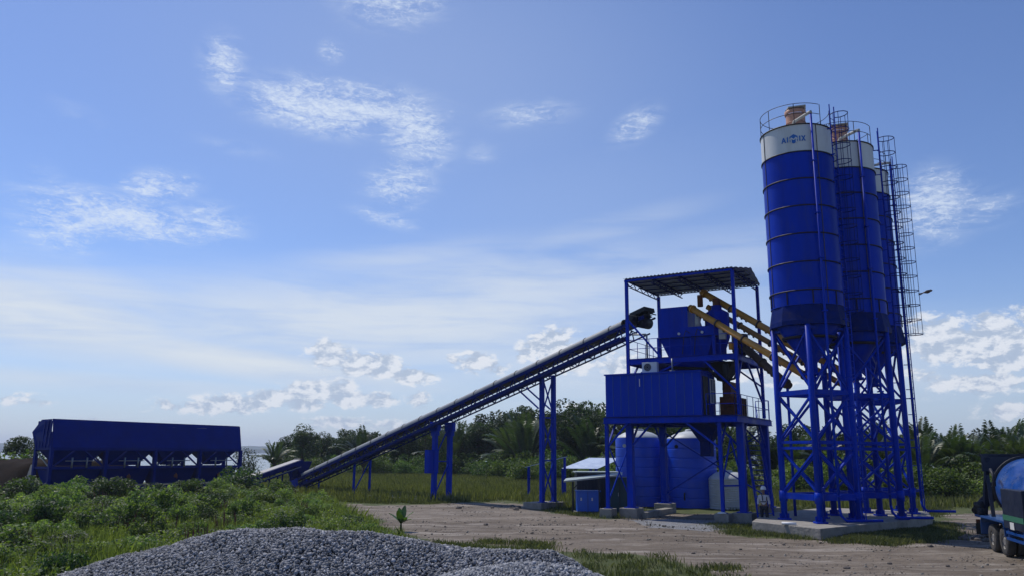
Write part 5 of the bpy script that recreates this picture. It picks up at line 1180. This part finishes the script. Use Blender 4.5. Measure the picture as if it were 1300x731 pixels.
TL = 'dark green broadleaf tree of the crowded wood behind the plant'; PLB = 'dark palm with upright fronds in the crowded wood behind the plant'; VL = 'vine covered shrub in the bank of shrubs along the wood'
x = -35.0; k = 0
while x < 66:
    e = edge(x); hs = e / 118
    for row in range(3):
        y = e + 7 + row * 6 + rnd.uniform(-2, 2); xx = x + rnd.uniform(-1.5, 1.5)
        htop = np.interp(xx, [-35, -22, -10, 0, 6, 16, 24, 31, 44, 60], [6.6, 7.2, 8.2, 9.6, 9.8, 8.2, 6.6, 6.2, 6.4, 7.0])
        sc = htop / 8.0 * rnd.uniform(.8, 1.08) * (1 + row * .05) * (.86 if row == 0 else 1)
        palmy = rnd.random() < (.85 if 24 < xx < 50 else .65 if -12 < xx < 2 else .35)
        if palmy: put(palms[k % 3], xx, y, rnd.uniform(0, 6), htop / 7.4 * rnd.uniform(.85, 1.1), PLB, 'palm', PG)
        else: put(trees[k % 5], xx, y, rnd.uniform(0, 6), sc, TL, 'tree', TG)
        k += 1
    x += 3.1 * (e / 110 * .5 + .5)
x = -33.0
while x < 66:
    e = edge(x); sc = rnd.uniform(.75, 1.1) * (.9 if e > 90 else .85)
    put(vines[k % 4], x + rnd.uniform(-.5, .5), e + rnd.uniform(-1, 2), rnd.uniform(0, 6), sc, VL, 'shrub', VG); k += 1
    put(vines[k % 4], x + rnd.uniform(-1, 1), e + 4.5 + rnd.uniform(-1, 1), rnd.uniform(0, 6), sc * 1.35, VL, 'shrub', VG); k += 1
    x += 3.0
# nearer single trees by the water
def lone(proto, x, y, sc, label, cat='tree'): o = put(proto, x, y, rnd.uniform(0, 6), sc, label, cat, 'x'); del o['group']
lone(trees[0], -29.5, 116, .92, 'round dark tree left of the long conveyor tail, by the lake')
lone(palms[1], -21.2, 118, 1.0, 'palm standing above the middle of the low conveyor, behind the meadow', 'palm')
lone(palms[2], -28.2, 98, .62, 'ragged low palm against the water right of the batcher', 'palm')
lone(trees[2], -44, 74, .60, 'dark tree rising behind the left end of the batcher')
lone(palms[0], -48.5, 74, .5, 'small palm at the lake edge on the far left', 'palm')
sap = [make_tree(80 + i, 4.2, 1.5, .22, 420) for i in range(2)]
for i, (x, y, s, l) in enumerate(((-24.6, 75.5, .95, 'thin leafy sapling against the water just right of the batcher'), (-27.2, 84, .9, 'sparse sapling half hidden by the right end of the batcher'), (-25.2, 80.5, .75, 'small sapling between the batcher and the ragged palm'), (-33, 80, .95, 'sapling seen through the batcher frame on its right half'), (-37.5, 74, .9, 'sapling seen through the batcher frame on its left half'), (-40.5, 70.5, .9, 'sapling seen through the left end frame of the batcher'))):
    lone(sap[i % 2], x, y, s, l)

# foreground weeds: shrubs, tall grass, seed heads
WEED = [(-60, 20), (-60, 60), (-33.5, 54.3), (-30.3, 53.8), (-21, 66.0), (-17, 64), (-12.5, 56), (-8.2, 44), (-5.3, 35), (-3.0, 31.5), (-4.5, 27), (-7, 20)]
def in_weed(x, y, m=0.): return float(inpoly(np.array([x]), np.array([y]), WEED)[0]) > m
weeds = [make_bush(100 + i, 1.0, 1.15, .13, 2600, 'leaf_weed', 9) for i in range(6)]
dweeds = [make_bush(120 + i, 1.0, 1.15, .13, 2600, 'leaf_shrub', 9) for i in range(3)]
WG = 'leafy shrubs in the overgrown strip on the left'; WL = 'green leafy shrub in the overgrown strip between gravel heap and batcher'
nb = 0; tries = 0; placed = []
while nb < 190 and tries < 9000:
    tries += 1; y = rnd.uniform(19, 64); x = rnd.uniform(-.68 * y - 2, 0)
    if not in_weed(x, y, .8): continue
    if any((x - a) ** 2 + (y - b) ** 2 < 1.7 for a, b in placed): continue
    near = (y - 20) / 40; dens = .8
    if rnd.random() > dens: continue
    placed.append((x, y)); sc = rnd.uniform(.55, 1.0) * (1 if y > 36 else .9)
    if x > -14: sc *= .75
    put(dweeds[nb % 3] if nb % 4 == 1 else weeds[nb % 6], x, y, rnd.uniform(0, 6), sc * 1.2, WL, 'shrub', WG, zs=sc * rnd.choice([.7, .85, 1.0, 1.15, 1.5])); nb += 1
for (x, y, s, l) in ((-20.2, 60.5, 2.0, 'large dark shrub at the right end of the batcher'), (-29, 50.2, 1.6, 'full shrub in front of the left part of the batcher'), (-25.2, 52.2, 1.55, 'full shrub in front of the middle of the batcher'), (-33.5, 51, 1.7, 'full shrub below the left end of the batcher'), (-37, 52, 1.8, 'tall shrub in front of the shaded earth ramp'), (-22.4, 57.2, 1.35, 'mid-size shrub left of the large dark one')):
    lone(dweeds[int(abs(x)) % 3], x, y, s, l, 'shrub')
for (u, v, sc_) in ((2.2, 11, 1.05), (5.6, 11.5, .95)):
    q_ = Q(u, v); lone(vines[2], q_.x, q_.y, sc_, 'large shrub seen through the batcher frame, ' + ('left one' if u < 3 else 'right one'), 'shrub')
lone(vines[1], 29.2, 61, .85, 'dark vine mound at the wood edge behind the mixer truck', 'shrub')
lone(vines[2], 2.0, 93, .9, 'dark rounded vine mound in front of the shrub bank', 'shrub')

def blades(name, pts, hgt, wid, rng, mt, label, cat, lean=.35, kind='stuff', colr=(1.3, 2.6), hmul=None):
    n = len(pts); az = rng.uniform(0, 6.283, n); d = np.stack([np.cos(az), np.sin(az), np.zeros(n)], -1); h = hgt * rng.uniform(.5, 1.2, n) * (1 if hmul is None else hmul); le = (np.abs(rng.normal(0, lean, n)) * h)[:, None]
    az2 = rng.uniform(0, 6.283, n); w = np.stack([np.cos(az2), np.sin(az2), np.zeros(n)], -1) * (wid * rng.uniform(.6, 1.3, n) / 2)[:, None]
    z = np.array([0, 0, 1.]); b = pts; m = b + z * (h * .6)[:, None] + d * le * .4; tp = b + z * h[:, None] * .97 + d * le
    P = np.stack([b - w, b + w, m + w * .8, tp, m - w * .8], 1); tone = rng.beta(colr[0], colr[1], n)
    return wrap(quads_mesh(name, P, tone, 5), name, mt, None, label=label, cat=cat, kind=kind)
def scatter(poly, n, rng, clump=0., nclump=0, spread=.3):
    xs = [p[0] for p in poly]; ys = [p[1] for p in poly]
    if nclump:
        cx = rng.uniform(min(xs), max(xs), nclump * 4); cy = rng.uniform(min(ys), max(ys), nclump * 4); kk = inpoly(cx, cy, poly) > .04; cx, cy = cx[kk][:nclump], cy[kk][:nclump]; nclump = len(cx)
        if not nclump: return np.zeros((0, 3))
        k = rng.integers(0, nclump, n); px = cx[k] + rng.normal(0, spread, n); py = cy[k] + rng.normal(0, spread, n)
    else: px = rng.uniform(min(xs), max(xs), n); py = rng.uniform(min(ys), max(ys), n)
    k = (inpoly(px, py, poly) > 0) | bool(nclump); px, py = px[k], py[k]; pz = np.array([gz(a, b) for a, b in zip(px, py)]); return np.stack([px, py, pz - .02], -1)
rg = np.random.default_rng(5)
VW = [(-60, 45), (-30, 21), (-4.5, 20), (-3, 31), (-5, 35), (-8, 44), (-12.5, 56), (-17, 64), (-21, 66), (-30.3, 53.8), (-34, 54.3), (-48, 62)]
WP = [p for p in WEED]
p = scatter([(-34, 50), (-14, 19), (-6, 19), (-3.5, 30), (-5.3, 35), (-8.2, 44), (-12.5, 56), (-17, 64), (-21, 65), (-30, 53.5)], 100000, rg); hm = .75 + .5 * (np.sin(p[:, 0] * .9) * np.cos(p[:, 1] * .7 + p[:, 0] * .3) > -.2)
blades('tall_grass', p, .55, .03, rg, M['grass'], 'tall bright grass between the shrubs on the left', 'grass', hmul=hm)
p = scatter([(-12.5, 57.5), (-8.5, 55.0), (-4.5, 55.8), (-.3, 58.5), (3, 50.5), (5, 49), (8, 56), (16, 56), (22, 50), (29, 53.5), (62, 58), (62, 64), (31, 64), (16, 80), (5, 99), (-6, 113), (-22, 123), (-36, 120), (-31, 92), (-21, 70), (-16, 66)], 190000, rg)
dist = p[:, 1]
blades('meadow_grass', p, .62, .06, rg, M['meadow'], 'rough meadow grass between the yard and the wood', 'grass', lean=.3)
# low grass on the verges and islands
vp = []
for poly, n, ncl in (([(-8, 44), (-5.3, 35), (-3.4, 31.6), (1.2, 29.6), (2.8, 28), (1.5, 27), (-4, 26), (-7, 30)], 9000, 110), ([(2.2, 27.6), (4.4, 27.6), (6.6, 25.2), (5.6, 21), (.5, 22), (1.2, 26)], 3800, 34), ([(9.4, 35.2), (12.3, 32.9), (12.3, 33.3), (10.3, 37.2), (9.6, 38.4)], 2600, 40), ([(12.4, 32.6), (14.2, 31.4), (17.6, 33.6), (21.5, 40.5), (20.2, 40), (13.5, 34.2)], 30000, 160),
                     ([(2, 50), (4.5, 43.3), (5.6, 42.9), (7.5, 47), (8, 54), (3, 55)], 14000, 150), ([(-13, 58), (-8.5, 54.3), (-4.5, 55.2), (-.5, 58), (0, 61), (-12, 62)], 16000, 150), ([(14.5, 44.5), (22, 43.8), (28.5, 53), (13, 54)], 22000, 160), ([(-1.5, 31), (1.8, 29.2), (1.6, 31), (-1, 32.4)], 1500, 14), ([(9.5, 40), (11.6, 39), (11.2, 37.5), (9.2, 38.4)], 2500, 22), ([(2.2, 50), (6, 40.5), (4.6, 43)], 1500, 20)):
    vp.append(scatter(poly, n, rg, nclump=ncl, spread=.28))
p = np.concatenate(vp); p = p[rg.random(len(p)) < .7]; blades('verge_grass', p, .21, .028, rg, M['verge'], 'short grass tufts along the edges of the dirt yard', 'grass', lean=.5)
p = scatter([(-34, 50), (-18, 22), (-9, 22), (-9, 40), (-14, 58), (-21, 64), (-30, 53.5)], 800, rg, nclump=30, spread=.3)
blades('seed_stalks', p, 1.0, .045, rg, M['redseed'], 'reddish brown seed stalks among the weeds', 'weeds', lean=.15)
# speckled broad leaves filling the strip
q = scatter([(-34, 50), (-14, 19), (-6, 19), (-4, 30), (-5.8, 35), (-8.7, 44), (-13, 56), (-17, 63), (-21, 64.5), (-30, 53)], 170000, rg); q[:, 2] += rg.uniform(.1, .75, len(q)) * (.6 + .4 * np.sin(q[:, 0] * .8 + 1) * np.sin(q[:, 1] * .6))
wrap(quads_mesh('ground_cover', leafcards(q, .12, rg, .8, .55), rg.beta(1.3, 2.0, len(q))), 'ground_cover', M['leaf_weed'], None, label='low broad leaved weeds covering the strip on the left', cat='weeds', kind='stuff')

def banana():
    t = thing('banana_plant', (-4.75, 36.2, 0), 'young banana plant with bright upright leaves at the dirt edge', 'plant'); rng = random.Random(3)
    m = MB(); m.tube([V(-4.75, 36.2, -.05), V(-4.76, 36.2, .35)], [.05, .035], 8); m.build('stem', M['leaf_vine'], t)
    for k, (az, el, l) in enumerate(((0.1, .9, .62), (3.0, .8, .62), (1.2, 1.25, .7), (4.4, 1.1, .6), (2.2, 1.3, .6), (5.3, .7, .5), (-.5, .55, .5))):
        l *= 1.15; p = V(-4.75, 36.2, .28); d = V(math.cos(az) * math.cos(el), math.sin(az) * math.cos(el), math.sin(el)); s = V(-math.sin(az), math.cos(az), 0); rows = []
        for i in range(8):
            w = .16 * math.sin(math.pi * min(1, (i + .6) / 7.6)) ** .7; rows.append((p - s * w + V(0, 0, .03), p, p + s * w + V(0, 0, .03))); p = p + d * l / 7; d = (d + V(0, 0, -.07)).normalized()
        m = MB(); m.smooth = True; vs = [v for r in rows for v in r]; m.add(vs, [(i * 3 + j, i * 3 + j + 1, i * 3 + j + 4, i * 3 + j + 3) for i in range(7) for j in range(2)]); m.build('leaf', M['banana'], t)
banana()
# small debris
def pebbles():
    rng = np.random.default_rng(31); n = 45000; px = rng.uniform(-10, 34, n); py = 21 + 40 * rng.random(n) ** 1.3; k = (inpoly(px, py, DIRT) > .1)
    dens = np.array([mnoise.noise(V(a * .35, b * .8, 5)) for a, b in zip(px, py)]); g = inpoly(px, py, GRAV) > -.3
    k &= (rng.random(n) < np.clip(.12 + dens * 1.3, .02, 1)) | g; px, py = px[k], py[k]; n = len(px); s = .014 + .03 * rng.random(n) ** 5
    cube = np.array([(i, j, l) for i in (-1, 1) for j in (-1, 1) for l in (-1, 1)], float)
    P = cube[None] * (s[:, None] * rng.uniform(.6, 1.3, (n, 3)))[:, None, :] * rng.uniform(.5, 1.1, (n, 8, 1)); a = rng.uniform(0, 6.28, n); c, sn = np.cos(a)[:, None], np.sin(a)[:, None]
    X = P[..., 0] * c - P[..., 1] * sn + P[..., 2] * .4; Y = P[..., 0] * sn + P[..., 1] * c; z = np.array([gz(u, v) for u, v in zip(px, py)]) + np.where(inpoly(px, py, GRAV) > 0, .06, 0)
    P = np.stack([X + px[:, None], Y + py[:, None], P[..., 2] * .8 + z[:, None] + s[:, None] * .2], -1)
    quad = np.array([(0, 1, 3, 2), (4, 6, 7, 5), (0, 4, 5, 1), (2, 3, 7, 6), (0, 2, 6, 4), (1, 5, 7, 3)]); F = (np.arange(n)[:, None, None] * 8 + quad[None]).reshape(-1)
    me = bpy.data.meshes.new('pebbles'); me.vertices.add(n * 8); me.vertices.foreach_set('co', P.reshape(-1).astype(np.float32)); me.loops.add(n * 24); me.loops.foreach_set('vertex_index', F.astype(np.int32))
    me.polygons.add(n * 6); me.polygons.foreach_set('loop_start', np.arange(0, n * 24, 4, dtype=np.int32)); at = me.attributes.new('tone', 'FLOAT', 'FACE'); at.data.foreach_set('value', np.repeat(rng.random(n), 6).astype(np.float32)); me.update(calc_edges=True)
    wrap(me, 'pebbles', mat('yard_pebbles', (.09, .075, .06), .9, tone=(.42, .38, .33), spec=.2), None, label='small pebbles strewn over the dirt yard', cat='pebbles', kind='stuff')
pebbles()
def rocks():
    rn = random.Random(9); rr = []
    def rock(x, y, s, label, mt='rock', name='rock', group='loose stones on the dirt yard', flat=.6):
        bm = bmesh.new(); bmesh.ops.create_icosphere(bm, subdivisions=2, radius=s)
        for v in bm.verts: v.co *= 1 + .35 * mnoise.noise(v.co / s * 1.1 + V(x, y)); v.co.z *= flat
        me = bpy.data.meshes.new(name); bm.to_mesh(me); bm.free(); o = wrap(me, name, M[mt], None, label=label, cat='rock' if name == 'rock' else 'scrap', group=group); o.location = (x, y, gz(x, y) + s * flat * .4); o.rotation_euler.z = rn.uniform(0, 6)
    for i in range(46):
        x, y = rn.uniform(-6, 22), rn.uniform(25, 40)
        if inpoly(np.array([x]), np.array([y]), DIRT)[0] > .5 and not (9 < x < 22 and y > 33): rock(x, y, rn.uniform(.04, .11), 'small loose brown stone lying on the dirt yard')
    for i in range(26):
        x, y = 1.0 + rn.gauss(0, 1.8), 51.5 + rn.gauss(0, .8); rock(x, y, rn.uniform(.08, .2), 'clod of earth in the rough soil strip before the tall support', group='earth clods by the tall conveyor support')
    for i in range(44):
        x, y = 20.0 + rn.gauss(0, 1.7), 34.6 + rn.gauss(0, 1.1); rock(x, y, rn.uniform(.07, .2), 'clod of churned earth between slab and mixer truck', group='earth clods beside the mixer truck')
    for i in range(16):
        x, y = 9.1 + rn.gauss(0, .5), 41.6 + rn.gauss(0, .3); rock(x, y, rn.uniform(.05, .13), 'white scrap lying between the tower footings', 'scrap', 'scrap_piece', 'white scrap between the tower footings', .3)
    for i in range(14):
        x, y = 13.2 + rn.gauss(0, .5), 41.2 + rn.gauss(0, .4); rock(x, y, rn.uniform(.05, .12), 'white scrap on the ground behind the staircase foot', 'scrap', 'scrap_piece', 'white scrap behind the staircase', .3)
    for (p, q, l) in ((V(11.35, 34.9, .5), V(11.85, 34.6, .5), 'short white pipe on the left front slab edge'), (V(15.3, 36.2, .5), V(16.1, 36.6, .5), 'short white pipe on the right front slab edge')):
        m = MB(); m.tube([p, q], .06, 10); m.build('white_pipe', M['scrap'], label=l, cat='pipe')
    m = MB(); c = T(5.2, -1.25); m.lathe([(0, .58), (.12, .57), (.22, .53), (.22, .505), (0, .505)], (c.x, c.y), 16); m.build('white_sack', M['scrap'], label='small white bundle on top of the slim leg footing', cat='bundle')
rocks()

# ------------------------------------------------------------------ labels for the many repeats: look, landmark, then order from the left
ORD = ['leftmost', 'second from left', 'third from left', 'fourth from left', 'fifth from left', 'sixth from left', 'seventh from left', 'eighth from left', 'ninth from left', 'tenth from left', 'eleventh from left', 'twelfth from left', 'thirteenth from left', 'fourteenth from left', 'fifteenth from left', 'sixteenth from left']
LM = [(-.56, 'left of the batcher'), (-.44, 'below the left half of the batcher'), (-.32, 'below the right half of the batcher'), (-.2, 'behind the feeder belt and conveyor tail'), (-.09, 'beneath the middle of the long conveyor'), (.03, 'left of the tall conveyor support'), (.12, 'between tall support and cabin'), (.30, 'behind the tower and tanks'), (.5, 'behind the silo legs'), (.6, 'right of the silos'), (9, 'above the mixer truck')]
LW = [(-.56, 'at the left picture edge'), (-.44, 'below the left half of the batcher'), (-.32, 'below the right half of the batcher'), (-.2, 'left of the banana plant'), (9, 'nearest the dirt yard')]
def relabel(group, rows, lms, text, size=None):
    obs = [o for o in col.objects if o.get('group') == group]; b = {}
    for o in obs:
        x, y = o.location.x, o.location.y; r = x / y; lm = next(t for v, t in lms if r < v)
        key = (next(t for f, t in rows if f(x, y)), lm, o.get('category')); b.setdefault(key, []).append((r, o))
    for (row, lm, cat), l in b.items():
        l.sort(key=lambda q: q[0])
        for i, (_, o) in enumerate(l):
            w = (ORD[i] + ' ' if len(l) > 1 else '')
            o['label'] = f'{text}, {w}{row} {lm}'.replace(',  ', ', ')
bpy.context.view_layer.update()
wr = [(lambda x, y: y < edge(x) + 10, 'in the front row'), (lambda x, y: y < edge(x) + 16, 'in the middle row'), (lambda x, y: True, 'in the back row')]
relabel(TG, wr, LM, 'broadleaf tree'); relabel(PG, wr, LM, 'dark palm')
relabel(VG, [(lambda x, y: y < edge(x) + 2.9, 'at the meadow edge'), (lambda x, y: True, 'in the second rank')], LM, 'vine shrub')
relabel(WG, [(lambda x, y: y < 29, 'by the gravel heap'), (lambda x, y: y < 36, 'in the near strip'), (lambda x, y: y < 44, 'in mid strip'), (lambda x, y: y < 52, 'in the far strip'), (lambda x, y: True, 'at the far edge')], LW, 'weedy shrub')
relabel('loose stones on the dirt yard', [(lambda x, y: y < 30, 'on the near dirt'), (lambda x, y: y < 35, 'on the middle dirt'), (lambda x, y: True, 'on the far dirt')], [(.12, 'left of the yard grass clumps'), (.4, 'in front of the tower'), (9, 'in front of the silos')], 'loose stone')
relabel('earth clods beside the mixer truck', [(lambda x, y: y < 34, 'nearer'), (lambda x, y: y < 35.3, 'middle'), (lambda x, y: True, 'farther')], [(.56, 'by the slab'), (9, 'by the truck')], 'churned earth clod')
relabel('earth clods by the tall conveyor support', [(lambda x, y: y < 51.5, 'nearer in the soil strip'), (lambda x, y: True, 'farther in the soil strip')], [(9, 'before the tall support')], 'earth clod')
relabel('white scrap between the tower footings', [(lambda x, y: y < 41.6, 'nearer'), (lambda x, y: True, 'farther')], [(9, 'between the tower footings')], 'white scrap')
relabel('white scrap behind the staircase', [(lambda x, y: y < 41.2, 'nearer'), (lambda x, y: True, 'farther')], [(9, 'behind the staircase foot')], 'white scrap')
